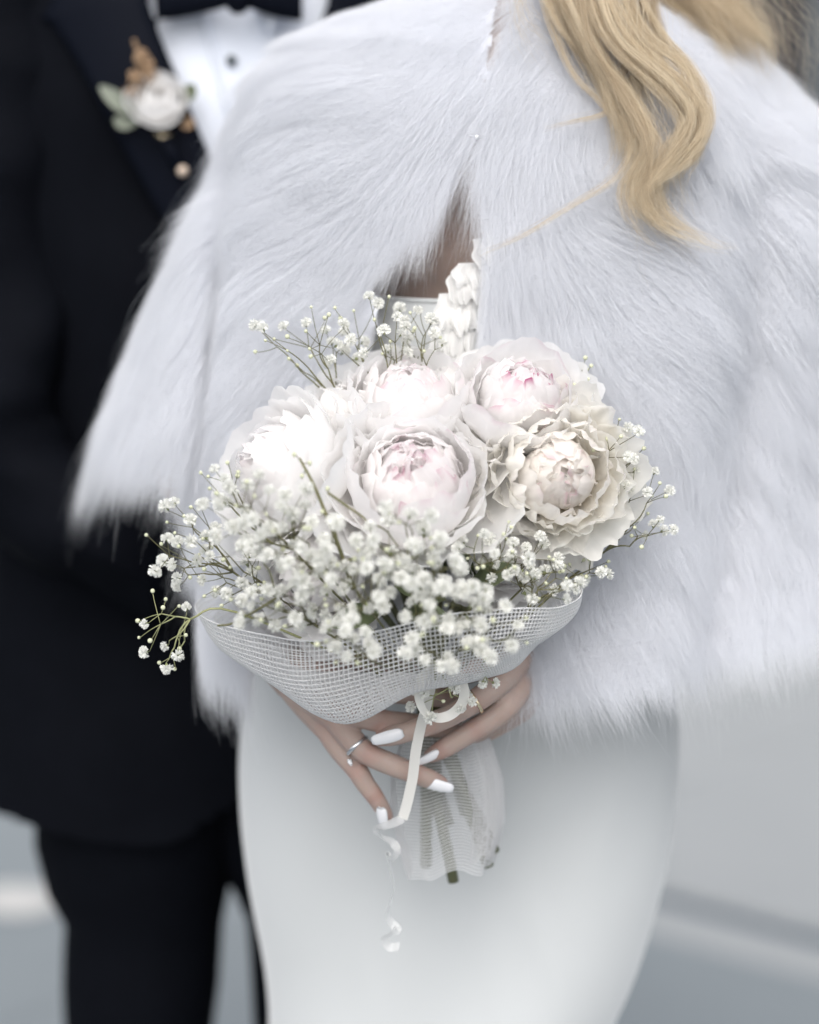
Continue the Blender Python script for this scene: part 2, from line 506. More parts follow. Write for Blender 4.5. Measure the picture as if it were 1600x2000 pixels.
# shirt collar wings
for pts in ([(330, -120), (305, -60), (300, -20), (350, -8), (430, -40)], [(600, -120), (560, 20), (528, 60), (500, 20), (480, -60)]):
    V = [P(x, y, frontY(x, y, 0.012)[0]) for x, y in pts] + [P(x, y, frontY(x, y, -0.01)[0]) for x, y in pts]
    k = len(pts)
    mesh('collar', V, [tuple(range(k)), tuple(range(k, 2 * k))[::-1]] + [(i, (i + 1) % k, k + (i + 1) % k, k + i) for i in range(k)], M['shirt'], shirt, smooth=False)
# bow tie
bt = Geo(); yb = frontY(450, 0, 0.03)[0]
def lobe(ax, ay, bx, by, h0, h1):
    A = P(ax, ay, yb); B = P(bx, by, yb + 0.012); V = []; nseg = 9
    for i in range(nseg):
        t = i / (nseg - 1); c = A * (1 - t) + B * t; h = (h0 * (1 - t) + h1 * t) * (1 + 0.12 * math.sin(3.1 * t))
        for q in range(10):
            a = 2 * math.pi * q / 10
            V.append(c + np.array([0, 0.011 * math.cos(a) * (0.6 + 0.6 * math.sin(math.pi * t)), h * math.sin(a)]))
    F = grid_faces(10, nseg, 0, True); F.append(tuple(range(10))); F.append(tuple((nseg - 1) * 10 + q for q in range(10))[::-1])
    bt.add(V, F)
lobe(455, -12, 305, -10, .012, .026); lobe(475, -10, 590, -20, .012, .032)
bt.sphere(P(465, -10, yb - .004), 0.017, 12, 8, scale=(.9, .8, 1.15))
bt.build('bow_tie', M['satin'], groom)
# sleeves
def sleeve(pts, rad):
    q = smooth_path([list(P(a, b, c)) + [r] for (a, b, c), r in zip(pts, rad)], 46)
    g = Geo(); path = q[:, :3]; rr = q[:, 3] * (1 + 0.05 * wob(np.linspace(0, 1, 46), 5, (3, 7, 11), (1, .8, .6)))
    g.tube(path, rr, 22)
    v = np.asarray(g.v); v = v + fl2(v) * 0.009 + Field(0.028, 9)(v) * 0.004
    g.v = [tuple(x) for x in v]
    return g.build('sleeve', M['suit'], groom)
sleeve([(70, -120, .60), (20, 60, .58), (-5, 420, .55), (-5, 780, .50), (60, 950, .475), (200, 1050, .46), (345, 1130, .45)], [.075, .078, .07, .064, .062, .056, .045])
sleeve([(790, -120, .62), (830, 300, .64), (830, 800, .68), (760, 1150, .70)], [.07, .07, .062, .05])
# trousers
tr = Geo()
hipc = [(1380, 330, 330), (1560, 325, 300), (1700, 315, 262), (1790, 300, 235)]
def leg(cx, yz):
    V = []; n = 24
    for (pyy, c, hw) in yz:
        z = P(c, pyy, GY)[2]; x = P(c, pyy, GY)[0]; hwm = hw / 1770
        for q in range(n):
            a = 2 * math.pi * q / n
            V.append((x + hwm * math.cos(a), GY + hwm * 0.95 * math.sin(a), z))
    tr.add(V, grid_faces(n, len(yz), 0, True))
leg(0, [(1330, 300, 240), (1500, 285, 232), (1640, 268, 215), (1740, 272, 190), (1800, 286, 166), (1850, 285, 166), (1920, 285, 165), (2000, 284, 157), (2200, 278, 145), (2500, 272, 128), (2760, 270, 120)])
leg(0, [(1330, 540, 240), (1500, 570, 225), (1640, 600, 200), (1740, 620, 160), (1800, 630, 140), (1850, 632, 137), (1920, 634, 134), (2000, 634, 130), (2200, 640, 125), (2500, 645, 118), (2760, 648, 115)])
v = np.asarray(tr.v); v = v + fld(v) * 0.006 * np.array([1, 1, 0]); tr.v = [tuple(x) for x in v]
tr.build('trousers', M['suit'], groom)
for cx in (270, 648):
    c = P(cx, 2760, GY); g_ = Geo()
    V = []; prof = [(.06, .035, .09), (.02, .042, .10), (-.05, .045, .07), (-.12, .046, .05), (-.19, .035, .04), (-.215, .012, .02)]
    for (dy, hw, h) in prof:
        for q in range(12):
            a = 2 * math.pi * q / 12
            V.append((c[0] + hw * math.cos(a), GY + dy, max(0.004, h * .5 + h * .55 * math.sin(a))))
    F = grid_faces(12, len(prof), 0, True); F.append(tuple(range(12))); F.append(tuple((len(prof) - 1) * 12 + q for q in range(12))[::-1])
    g_.add(V, F); g_.build('shoe', M['shoe'], groom)
# neck and head, above the frame
def remeshed(name, g, voxel, mat, parent, iters=6):
    o = g.build(name + '_src', None, None)
    md = o.modifiers.new('r', 'REMESH'); md.mode = 'VOXEL'; md.voxel_size = voxel
    ms = o.modifiers.new('s', 'SMOOTH'); ms.factor = 0.5; ms.iterations = iters
    dg = bpy.context.evaluated_depsgraph_get(); dg.update()
    me = bpy.data.meshes.new_from_object(o.evaluated_get(dg), depsgraph=dg)
    bpy.data.objects.remove(o)
    me.name = name; me.materials.clear(); me.materials.append(mat)
    me.polygons.foreach_set('use_smooth', [True] * len(me.polygons))
    return me
def head_geo(g, base, up):
    """base = bottom of neck"""
    b = np.asarray(base)
    for t in np.linspace(0, 1, 14): g.sphere(b + np.array([0, -0.012 * t, 0.13 * t]), 0.056 - 0.006 * math.sin(3.1 * t), 14, 9)
    c = b + np.array([0, -0.02, 0.23])
    g.sphere(c + np.array([0, .02, .03]), 0.092, 18, 12, scale=(.86, 1.05, 1.0))
    g.sphere(c + np.array([0, -.015, -.045]), 0.068, 16, 10, scale=(.92, 1, 1.1))
    g.sphere(c + np.array([0, -.055, -.095]), 0.022, 12, 8)
    for t in np.linspace(0, 1, 6): g.sphere(c + np.array([0, -.082 - .02 * t, .012 - .04 * t]), 0.008 + .005 * t, 10, 7)
    for sx in (-1, 1):
        g.sphere(c + np.array([sx * .082, .01, -.01]), 0.028, 10, 8, scale=(.3, .6, 1))
        g.sphere(c + np.array([sx * .03, -.075, .02]), 0.014, 10, 7)
    g.sphere(c + np.array([0, -.078, -.055]), 0.02, 12, 8, scale=(1.3, .6, .5))
g_ = Geo(); nb = P(455, -60, GY); head_geo(g_, nb, 1)
gh = bpy.data.objects.new('body', remeshed('body', g_, 0.004, M['skin'], None)); link(gh, groom)

# boutonniere pinned to the lapel
# ------------------------------------------------------------------ petals
def petal_geo(L, W, b0, b1, alpha, rb=0.004, zb=0.0, ruf=0.1, seed=0, nu=13, nv=11, notch=0.08, curl=0.0, pw=1.0, cup=0.62):
    r_ = np.random.default_rng(seed)
    vv = np.linspace(0, 1, 60)
    be = np.radians(b0 + (b1 - b0) * vv ** pw) + math.radians(curl) * np.clip((vv - 0.75) / 0.25, 0, 1) ** 2
    ds = L / 59
    rr = rb + np.concatenate([[0], np.cumsum(np.sin(be[:-1]) * ds)])
    zz = zb + np.concatenate([[0], np.cumsum(np.cos(be[:-1]) * ds)])
    u = np.linspace(-1, 1, nu); v = np.linspace(0, 1, nv) ** 0.9
    U, Vv = np.meshgrid(u, v)
    edge = 1 - 0.30 * np.abs(U) ** 3.0 + notch * wob(U, seed, (0.7, 1.7, 3.1), (1, .9, .6)) * (1 - .3 * np.abs(U)) - notch * .5 * np.abs(wob(U, seed + 5, (2.2, 4.5), (1, .6)))
    T = np.clip(Vv * edge, 0, 1)
    rad = np.interp(T, vv, rr); ax = np.interp(T, vv, zz); bb = np.interp(T, vv, be)
    wd = W * (0.22 + 0.78 * np.sin(np.clip(Vv, 0, 1) * math.pi * 0.56) ** 1.1)
    rc = W * cup + 0.35 * np.maximum(rad, 0.003)
    ps = U * wd / rc
    ps = np.clip(ps, -2.4, 2.4)
    tang = rc * np.sin(ps); back = rc * (1 - np.cos(ps))
    am = ruf * W * (Vv ** 2.2)
    dn = am * (wob(U, seed + 1, (0.6, 1.4, 2.6), (1, .9, .5)) + 0.6 * wob(U * 1.0 + Vv * 0.8, seed + 2, (1.1, 2.9, 4.7), (1, .8, .6)) * Vv ** 2)
    # radial / axial coordinates; inward cup follows petal inclination
    X = rad - back * np.cos(bb) + dn * np.cos(bb)
    Z = ax + back * np.sin(bb) - dn * np.sin(bb)
    ca, sa = math.cos(alpha), math.sin(alpha)
    verts = np.stack([X * ca - tang * sa, X * sa + tang * ca, Z], -1).reshape(-1, 3)
    return verts, grid_faces(nu, nv), U.reshape(-1), Vv.reshape(-1)

def axis_mat(center, axis, spin):
    q = Vector(axis).normalized().to_track_quat('Z', 'Y') @ Quaternion((0, 0, 1), spin)
    return Matrix.Translation(Vector(center)) @ q.to_matrix().to_4x4()

WHITE = np.array([0.968, 0.962, 0.955]); PINK = np.array([0.955, 0.885, 0.888]); CREAM = np.array([0.91, 0.77, 0.52]); WARM = np.array([0.955, 0.938, 0.895]); MAG = np.array([0.50, 0.05, 0.22])
def put_petal(root, Mx, sh, tint, cream, mag, seed, white=WHITE):
    v, f, U, Vv = sh
    r_ = np.random.default_rng(seed)
    vw = np.asarray([Mx @ Vector(p) for p in v])
    col = np.tile(white, (len(v), 1)).astype(float)
    k = np.clip(tint * (1.1 - 0.6 * Vv), 0, 1)[:, None]; col = col * (1 - k) + PINK * k
    k = (cream * np.clip(1 - Vv / 0.7, 0, 1))[:, None]; col = col * (1 - k) + CREAM * k  # natural cream base, plus warm bounced light of the recesses painted in
    if mag:
        k = (mag * np.clip((Vv - 0.9) / 0.08, 0, 1) * np.clip(wob(U, seed + 9, (.8, 1.9), (1, .8)) * 1.8 + .1, 0, 1))[:, None]
        col = col * (1 - k) + MAG * k
    col = col * (1 + r_.uniform(-.02, .015))
    at = {'Col': ('FLOAT_COLOR', np.hstack([col, np.ones((len(v), 1))])),
          'uvp': ('FLOAT_VECTOR', np.stack([U + seed * 3.7, Vv, 0 * U], -1))}
    return mesh('petal', vw, f, M['petal'], root, True, at)

def flower(root, center, axis, Rr, kind, seed, tint=0.3, cream=0.2, mag=0.0, guard=None, spin=None):
    r_ = np.random.default_rng(seed)
    Mx = axis_mat(center, axis, r_.uniform(0, 6.28) if spin is None else spin)
    out = []
    def ring(n, L, W, b0, b1, jb, ruf, rb, zb, tn, cr, mg, notch=.08, curl=0, a0=0, cup=.62, pw=1.0, nu=19, nv=13):
        for i in range(n):
            s = int(r_.integers(1, 10 ** 6))
            al = a0 + 2 * math.pi * (i + r_.uniform(-.22, .22)) / n
            k = r_.uniform(.9, 1.1)
            sh = petal_geo(L * k * Rr, W * r_.uniform(.88, 1.1) * Rr, b0 + r_.uniform(-6, 6), b1 + r_.uniform(-jb, jb), al, rb * Rr, zb * Rr,
                           ruf, s, nu, nv, notch, curl * r_.uniform(.2, 1.2), pw, cup)
            put_petal(root, Mx, sh, tn * r_.uniform(.5, 1.2), cr, mg * (r_.uniform() < .55), s, WARM if cream > .6 else WHITE)
    if kind == 'ball':
        ring(6, 1.50, .86, 100, 22, 10, .09, .06, -.05, .03, .10, 0, .055, 12, 0)
        ring(6, 1.48, .84, 94, -6, 10, .08, .06, .0, .08, .10, 0, .05, 20, .5)
        ring(5, 1.46, .80, 88, -26, 9, .08, .05, .0, tint * .4, .10, mag * .2, .055, 16, .2)
        ring(5, 1.42, .74, 84, -42, 9, .09, .04, .0, tint * .6, .12, mag * .4, .06, 12, .7, .7)
        ring(5, 1.38, .66, 80, -55, 9, .10, .04, .02, tint * .8, .12, mag * .6, .07, 10, .1, .7)
        ring(6, 1.40, .56, 76, -58, 8, .11, .03, .03, tint, .12, mag * .8, .08, 8, .4, .75)
        ring(6, 1.37, .48, 71, -60, 8, .13, .03, .04, tint * 1.1, .12, mag, .09, 6, .9, .8)
        ring(5, 1.32, .40, 60, -56, 10, .16, .02, .05, tint * 1.2, .12, mag, .10, 0, .3, .9, 1.0, 15, 11)
        ring(4, 1.28, .34, 44, -46, 8, .18, .02, .05, tint * 1.2, .1, mag, .10, 0, .8, .9, 1.0, 13, 11)
        ring(3, 1.22, .30, 24, -34, 6, .18, .01, .05, tint, .1, mag, .10, 0, .2, .9, 1.0, 13, 11)
    elif kind == 'open':
        ring(7, 1.44, .76, 105, 50, 10, .13, .06, -.05, .02, cream * .4, 0, .10, -22, 0)
        ring(7, 1.42, .72, 98, 24, 12, .16, .06, .0, .04, cream * .7, 0, .12, -30, .5)
        ring(7, 1.38, .62, 94, 2, 12, .18, .05, .02, .05, cream, mag * .1, .14, -45, .2, .75)
        ring(7, 1.36, .56, 90, -18, 12, .19, .05, .03, .06, cream, mag * .1, .15, -50, .8, .75)
        ring(7, 1.32, .50, 84, -36, 12, .18, .04, .04, tint * .3, cream, mag * .2, .14, -40, .3, .75)
        ring(7, 1.36, .54, 80, -60, 8, .13, .03, .04, tint * .8, cream * .6, mag * .4, .12, 4, .6, .7)
        ring(7, 1.32, .48, 73, -60, 9, .15, .02, .05, tint, .15, mag, .12, 4, .1, .75)
        ring(6, 1.24, .36, 58, -56, 10, .18, .02, .05, tint, .15, mag, .12, 0, .7, .85, 1.0, 13, 11)
    elif kind == 'rose':
        ring(5, 1.40, .90, 98, 4, 6, .04, .05, 0, 0, .05, 0, .03, 30, 0, .75)
        ring(5, 1.40, .84, 92, -18, 6, .04, .05, 0, .02, .06, 0, .03, 28, .5, .75)
        ring(5, 1.36, .74, 84, -34, 6, .05, .04, 0, .03, .08, 0, .03, 20, .2, .7)
        ring(4, 1.32, .60, 74, -44, 6, .05, .03, 0, .04, .1, 0, .03, 14, .8, .7)
        ring(4, 1.26, .46, 62, -48, 6, .06, .02, 0, .04, .1, 0, .04, 8, .4, .7)
        ring(3, 1.20, .34, 44, -40, 6, .06, .02, 0, .04, .1, 0, .04, 0, .1, .8)
    return Mx

# ------------------------------------------------------------------ boutonniere
bc = P(312, 208, .452)
bout = empty('boutonniere', bc, 'boutonniere of one white rose pinned to the dark lapel', 'boutonniere')
flower(bout, P(314, 214, .468), (0.02, -0.85, 0.5), 0.031, 'rose', 11)
def leaf(parent, name, pts, wid, mat, nrm=(0, -1, .2)):
    q = smooth_path([P(*p) for p in pts], 9); V = []; nrm = np.asarray(nrm, float)
    T = np.gradient(q, axis=0); 
    for j in range(9):
        t = T[j] / np.linalg.norm(T[j]); b = np.cross(t, nrm); b /= np.linalg.norm(b)
        hw = wid * math.sin(math.pi * (0.06 + .9 * j / 8)) ** .8
        for i, u in enumerate((-1, -.5, 0, .5, 1)):
            V.append(q[j] + b * hw * u + nrm * (-.25 * hw * (1 - abs(u))) )
    return mesh(name, V, grid_faces(5, 9), mat, parent)
leaf(bout, 'leaf', [(262, 225, .455), (228, 195, .45), (195, 168, .452)], .0085, M['sage'])
leaf(bout, 'leaf', [(268, 240, .46), (240, 238, .455), (222, 232, .452)], .008, M['sage'])
leaf(bout, 'leaf', [(350, 200, .465), (368, 182, .46), (380, 165, .458)], .008, M['leaf'])
leaf(bout, 'leaf', [(350, 235, .465), (366, 240, .46), (378, 246, .458)], .007, M['tan'])
for (a, b, n_) in ((278, 108, 20), (264, 145, 18), (288, 138, 14), (258, 168, 8)):
    g_ = Geo(); base = P(285, 190, .46)
    for k in range(n_):
        c = P(a + random.gauss(0, 8), b + random.gauss(0, 11), .452 + random.uniform(-.006, .006))
        g_.tube([base * .7 + c * .3, c], .0004, 3); g_.sphere(c, random.uniform(.0018, .0036), 6, 4)
    g_.build('dried_floret', M['tan'], bout)
g_ = Geo(); g_.tube([P(315, 262, .456), P(332, 290, .452), P(352, 328, .450)], [.006, .0065, .006], 10); g_.build('wrapped_stem', M['satin'], bout)
g_ = Geo(); g_.sphere(P(357, 334, .446), .0056, 14, 9); g_.build('pearl_pin', M['pearl'], bout)
g_ = Geo(); g_.tube([P(300, 258, .458), P(318, 268, .45), P(335, 262, .456)], .0025, 6); g_.build('gold_wire', M['gold'], bout)
# ------------------------------------------------------------------ the bride
BY = 0.27
bride = empty('person', (P(890, 1500, BY)[0], BY, 0), 'person with long blonde hair in white gown and fur cape holding the bouquet', 'person')
# --- hands: chains of (px, py, Y, radius mm)
hand = Geo()
def chain(g, pts, n=None):
    q = smooth_path([list(P(a, b, c)) + [r / 1000] for a, b, c, r in pts], 300)
    last = None
    for row in q:
        if last is None or np.linalg.norm(row[:3] - last) > row[3] * 0.22:
            g.sphere(row[:3], row[3], 14, 9); last = row[:3]
LH = {'pinky': [(640, 1425, .020, 11), (664, 1462, .012, 10.5), (697, 1503, .006, 9.4), (712, 1528, .006, 8.8), (730, 1552, .008, 8.0), (744, 1574, .012, 7.4), (756, 1594, .018, 5.8)],
      'ring': [(655, 1400, .008, 12), (688, 1444, .000, 10.8), (720, 1473, -.004, 10.0), (772, 1496, -.004, 9.7), (806, 1509, -.001, 9.0), (838, 1521, .003, 8.6), (862, 1530, .009, 6.6)],
      'middle': [(660, 1372, .006, 13), (700, 1394, .000, 11.5), (745, 1408, -.002, 10.3), (800, 1414, .004, 9.8), (850, 1420, .014, 9), (900, 1425, .026, 7)],
      'index': [(670, 1335, .008, 13), (715, 1345, .004, 11), (762, 1351, .002, 10), (830, 1358, .006, 9.6), (880, 1362, .018, 9), (915, 1365, .03, 7)],
      'thumb': [(610, 1330, .05, 15), (680, 1300, .06, 12), (760, 1300, .07, 10.5), (830, 1310, .065, 8)]}
RH = {'index': [(1010, 1290, .034, 13), (985, 1322, .002, 12), (955, 1350, -.010, 10.8), (925, 1371, -.015, 10.2), (880, 1397, -.018, 9.6), (840, 1414, -.019, 9.6), (800, 1428, -.019, 8.9), (768, 1437, -.017, 8.6), (742, 1444, -.012, 6.2)],
      'middle': [(1020, 1330, .036, 13), (995, 1370, .006, 11.8), (965, 1400, .000, 10.6), (930, 1423, -.002, 9.8), (895, 1445, -.003, 9.2), (866, 1462, -.001, 8.6), (840, 1477, .006, 6.4)],
      'ring': [(1020, 1360, .035, 12), (985, 1395, .03, 10.5), (940, 1425, .03, 9.5), (900, 1440, .03, 8.5)],
      'pinky': [(1020, 1385, .05, 11), (985, 1410, .05, 9.5), (950, 1430, .052, 8.5), (910, 1440, .052, 7.5)],
      'thumb': [(1060, 1265, .088, 15), (990, 1290, .035, 12), (915, 1312, .002, 10.2), (868, 1324, .000, 9.4), (838, 1330, .006, 6.5)]}
for H in (LH, RH):
    for c in H.values(): chain(hand, c)
# backs of the hands
LW = (575, 1320, .052, 23); RW = (1100, 1232, .135, 24)
for k, r in (('pinky', 13), ('ring', 14), ('middle', 15), ('index', 15)):
    a = LH[k][0]; chain(hand, [(LW[0], LW[1], LW[2], 21), ((LW[0] + a[0]) / 2, (LW[1] + a[1]) / 2, (LW[2] + a[2]) / 2 - .002, (21 + r) / 2), (a[0], a[1], a[2], a[3])])
    a = RH[k][0]; chain(hand, [(RW[0], RW[1], RW[2], 21), ((RW[0] + a[0]) / 2, (RW[1] + a[1]) / 2, (RW[2] + a[2]) / 2 - .003, (21 + r) / 2), (a[0], a[1], a[2], a[3])])
chain(hand, [(575, 1320, .056, 22), (545, 1275, .12, 24), (480, 1140, .20, 30), (360, 880, .27, 38)])
chain(hand, [(1100, 1232, .135, 22), (1180, 1180, .155, 25), (1320, 1080, .20, 31), (1440, 1000, .26, 38)])
me_h = remeshed('hands', hand, 0.0014, M['skin'], None, 7)
# --- torso, neck, head, upper arms
tor = Geo()
NB = P(1040, 60, BY + .02)
head_geo(tor, NB - np.array([0, 0, .01]), 1)
def blob(px, py, Y, rx, ry, rz): tor.sphere(P(px, py, Y), 1.0, 22, 14, scale=(rx, ry, rz))
for t in np.linspace(0, 1, 12):
    x = 1000 + (880 - 1000) * t; y = 230 + (1500 - 230) * t
    wx = interp([(0, .15), (.15, .15), (.35, .122), (.6, .105), (.8, .14), (1, .165)], t); wy = interp([(0, .085), (.2, .10), (.4, .10), (.6, .085), (.8, .10), (1, .11)], t)
    blob(x, y, BY - .062 * max(0, 1 - t / .55), wx, wy, .10)
blob(880, 640, BY - .055, .058, .062, .075); blob(1040, 640, BY - .055, .06, .062, .075)
blob(1040, 180, BY, .10, .06, .06)
for pts in ([(760, 150, BY, 52), (560, 330, BY, 48), (430, 650, BY, 44), (380, 780, .27, 40), (360, 880, .27, 38)],
            [(1280, 150, BY, 52), (1460, 330, BY, 48), (1520, 650, BY, 44), (1500, 900, .28, 40), (1440, 1000, .26, 38)]):
    chain(tor, pts)
me_t = remeshed('torso', tor, 0.005, M['skin'], None, 8)
hv = np.empty(len(me_h.vertices) * 3, np.float32); me_h.vertices.foreach_get('co', hv); hv = hv.reshape(-1, 3).astype(float)
hn = np.empty(len(me_h.vertices) * 3, np.float32); me_h.vertices.foreach_get('normal', hn); hn = hn.reshape(-1, 3).astype(float)
flush = np.zeros(len(hv)); dsp = np.zeros(len(hv))
JOINTS = [(LH, 'pinky', 2), (LH, 'pinky', 4), (LH, 'ring', 2), (LH, 'ring', 4), (LH, 'middle', 2), (LH, 'index', 2), (RH, 'index', 3), (RH, 'index', 5), (RH, 'middle', 3), (RH, 'middle', 5), (RH, 'thumb', 2)]
for H, k, i in JOINTS:
    c = P(*H[k][i][:3]); ax = P(*H[k][i + 1][:3]) - P(*H[k][i - 1][:3]); ax /= np.linalg.norm(ax)
    d = hv - c; al = d @ ax; rad = np.linalg.norm(d - al[:, None] * ax, axis=1); near = np.exp(-(rad / .011) ** 4)
    flush += .55 * near * np.exp(-(al / .007) ** 2)
    dorsal = np.clip(-(hn[:, 1]) * 1.3, 0, 1)
    dsp += near * dorsal * (.0009 * np.exp(-(al / .006) ** 2) - .0009 * sum(np.exp(-((al - o) / .0006) ** 2) for o in (-.0026, -.0008, .0012, .0030)))
for H in (LH, RH):
    for k in H:
        c = P(*H[k][-1][:3]); flush += .45 * np.exp(-(np.linalg.norm(hv - c, axis=1) / .011) ** 2)
        c = P(*H[k][0][:3]); flush += .25 * np.exp(-(np.linalg.norm(hv - c, axis=1) / .014) ** 2)
hv = hv + hn * dsp[:, None]
me_h.vertices.foreach_set('co', hv.astype(np.float32).ravel())
nh = len(hv)
bm = bmesh.new(); bm.from_mesh(me_h); bm.from_mesh(me_t)
me_b = bpy.data.meshes.new('body'); bm.to_mesh(me_b); bm.free()
fa = me_b.attributes.new('flush', 'FLOAT', 'POINT'); fv = np.zeros(len(me_b.vertices), np.float32); fv[:nh] = np.clip(flush, 0, .9); fa.data.foreach_set('value', fv)
me_b.materials.append(M['skin']); me_b.polygons.foreach_set('use_smooth', [True] * len(me_b.polygons))
body = link(bpy.data.objects.new('body', me_b), bride)

def nail(base, tip, wid, nrm, lift=0.0):
    """base/tip = (px,py,Y); curved plate with rounded square tip"""
    A = P(*base); B = P(*tip); d = B - A; L = np.linalg.norm(d); d /= L
    n = np.asarray(nrm, float); n -= d * (n @ d); n /= np.linalg.norm(n); s = np.cross(d, n)
    nu, nv = 9, 12; V = []
    for lay in (0, 1):
        for j in range(nv):
            t = j / (nv - 1)
            hw = wid / 2 * (0.86 + .14 * math.sin(math.pi * min(1, t * 1.2)))
            if t < .15: hw *= (0.55 + .45 * math.sin(t / .15 * math.pi / 2))
            if t > .86: hw *= (0.62 + .38 * math.cos((t - .86) / .14 * math.pi / 2))
            for i in range(nu):
                u = -1 + 2 * i / (nu - 1); ang = u * 1.05
                off = hw * 0.95 * (math.cos(ang) - 1) + 0.0012 * math.sin(math.pi * t)
                V.append(A + d * (L * t) + s * (hw * math.sin(ang) / math.sin(1.05)) + n * (off - (0.0009 if lay else 0)))
    k = nu * nv
    F = grid_faces(nu, nv) + [tuple(i + k for i in f)[::-1] for f in grid_faces(nu, nv)]
    for j in range(nv - 1):
        for i in (0, nu - 1): F.append((j * nu + i, (j + 1) * nu + i, k + (j + 1) * nu + i, k + j * nu + i))
    for j in (0, nv - 1):
        for i in range(nu - 1): F.append((j * nu + i, j * nu + i + 1, k + j * nu + i + 1, k + j * nu + i))
    mesh('fingernail', V, F, M['nail'], body)
nail((829, 1530, -.0045), (885, 1544, .000), .0115, (0.05, -1, -.35))
nail((788, 1433, -.0285), (726, 1449, -.0240), .0112, (-0.05, -1, -.05))
nail((862, 1470, -.008), (815, 1494, -.003), .0095, (.25, -1, -.45))
nail((742, 1578, .000), (748, 1618, .008), .0105, (-.55, -1, -.1))

def ring_thing(c, axis, rad, thick, mat, label, stone=None, flat=1.6):
    """finger ring round a finger"""
    root = empty('ring', c, label, 'ring')
    ax = np.asarray(axis, float); ax /= np.linalg.norm(ax)
    a = np.cross(ax, [0, 0, 1.0]); a /= np.linalg.norm(a); b = np.cross(ax, a)
    V = []; nU, nV_ = 40, 10
    for i in range(nU):
        t = 2 * math.pi * i / nU; rd = a * math.cos(t) + b * math.sin(t)
        for j in range(nV_):
            q = 2 * math.pi * j / nV_
            V.append(np.asarray(c) + rd * (rad + thick * math.cos(q)) + ax * thick * flat * math.sin(q))
    F = [(i * nV_ + j, ((i + 1) % nU) * nV_ + j, ((i + 1) % nU) * nV_ + (j + 1) % nV_, i * nV_ + (j + 1) % nV_) for i in range(nU) for j in range(nV_)]
    mesh('band', V, F, mat, root)
    if stone is not None:
        g = Geo(); sc = np.asarray(stone); o = sc - np.asarray(c); o /= np.linalg.norm(o); s1 = np.cross(o, ax)
        pr = [(-.0022, .0006), (0, .0030), (.0012, .0032), (.0022, .0019)]
        VV = [sc + o * h + (ax * math.cos(6.283 * q / 8) + s1 * math.sin(6.283 * q / 8)) * r for h, r in pr for q in range(8)]
        FF = grid_faces(8, 4, 0, True); FF.append(tuple(24 + q for q in range(8)))
        g.add(VV, FF); g.build('stone', M['crystal'], root, smooth=False)
        g = Geo()
        for q in range(4):
            t = 6.283 * (q + .5) / 4; rr = ax * math.cos(t) + s1 * math.sin(t)
            g.tube([sc - o * .003 + rr * .001, sc + rr * .0032, sc + o * .0018 + rr * .0028], .0005, 5)
        g.build('prong', mat, root)
def fdir(H, k, i): return P(*H[k][i + 1][:3]) - P(*H[k][i - 1][:3])
cR = P(697, 1470 - 17, -.001) * .5 + P(697, 1470, -.001) * .5
cR = P(698, 1457, -.001)
ring_thing(cR, fdir(LH, 'ring', 1) + 0, .0112, .0011, M['silver'], 'silver ring with a raised stone on finger beside the dress', stone=P(684, 1488, -.008))
ring_thing(P(928, 1370, -.0145), fdir(RH, 'index', 3), .0108, .0009, M['gold'], 'thin pale gold ring on finger beside the ribbon loop')

# --- dress: bodice, skirt, ruffles
drows = [(562, 668, 1150, .165), (620, 640, 1150, .166), (760, 620, 1150, .145), (900, 610, 1150, .125), (1050, 580, 1180, .118), (1200, 535, 1250, .120), (1330, 492, 1308, .128),
         (1420, 478, 1314, .133), (1500, 475, 1311, .135), (1600, 481, 1302, .134), (1700, 494, 1285, .132), (1780, 508, 1265, .130), (1860, 524, 1243, .128), (1930, 533, 1218, .127), (2000, 536, 1186, .126),
         (2200, 528, 1130, .125), (2400, 500, 1130, .14), (2600, 430, 1200, .18), (2720, 380, 1260, .22)]
rr_ = np.asarray(drows, float)
pyd = np.concatenate([np.linspace(562, 2100, 130), np.linspace(2120, 2720, 20)])
k5 = np.ones(7) / 7
smr = lambda a: np.convolve(np.pad(a, 3, 'edge'), k5, 'valid')
xl = smr(np.interp(pyd, rr_[:, 0], rr_[:, 1])); xr = smr(np.interp(pyd, rr_[:, 0], rr_[:, 2])); hd = smr(np.interp(pyd, rr_[:, 0], rr_[:, 3]))
nth_d = 120
thd = np.linspace(0, 2 * math.pi, nth_d, endpoint=False)
DV = np.zeros((len(pyd), nth_d, 3))
for j in range(len(pyd)):
    A = P(xl[j], pyd[j], BY); B = P(xr[j], pyd[j], BY); c = (A + B) / 2; a = (B[0] - A[0]) / 2
    DV[j, :, 0] = c[0] + a * np.sin(thd); DV[j, :, 1] = BY - hd[j] * np.cos(thd); DV[j, :, 2] = max(c[2], 0.006)
dv = DV.reshape(-1, 3)
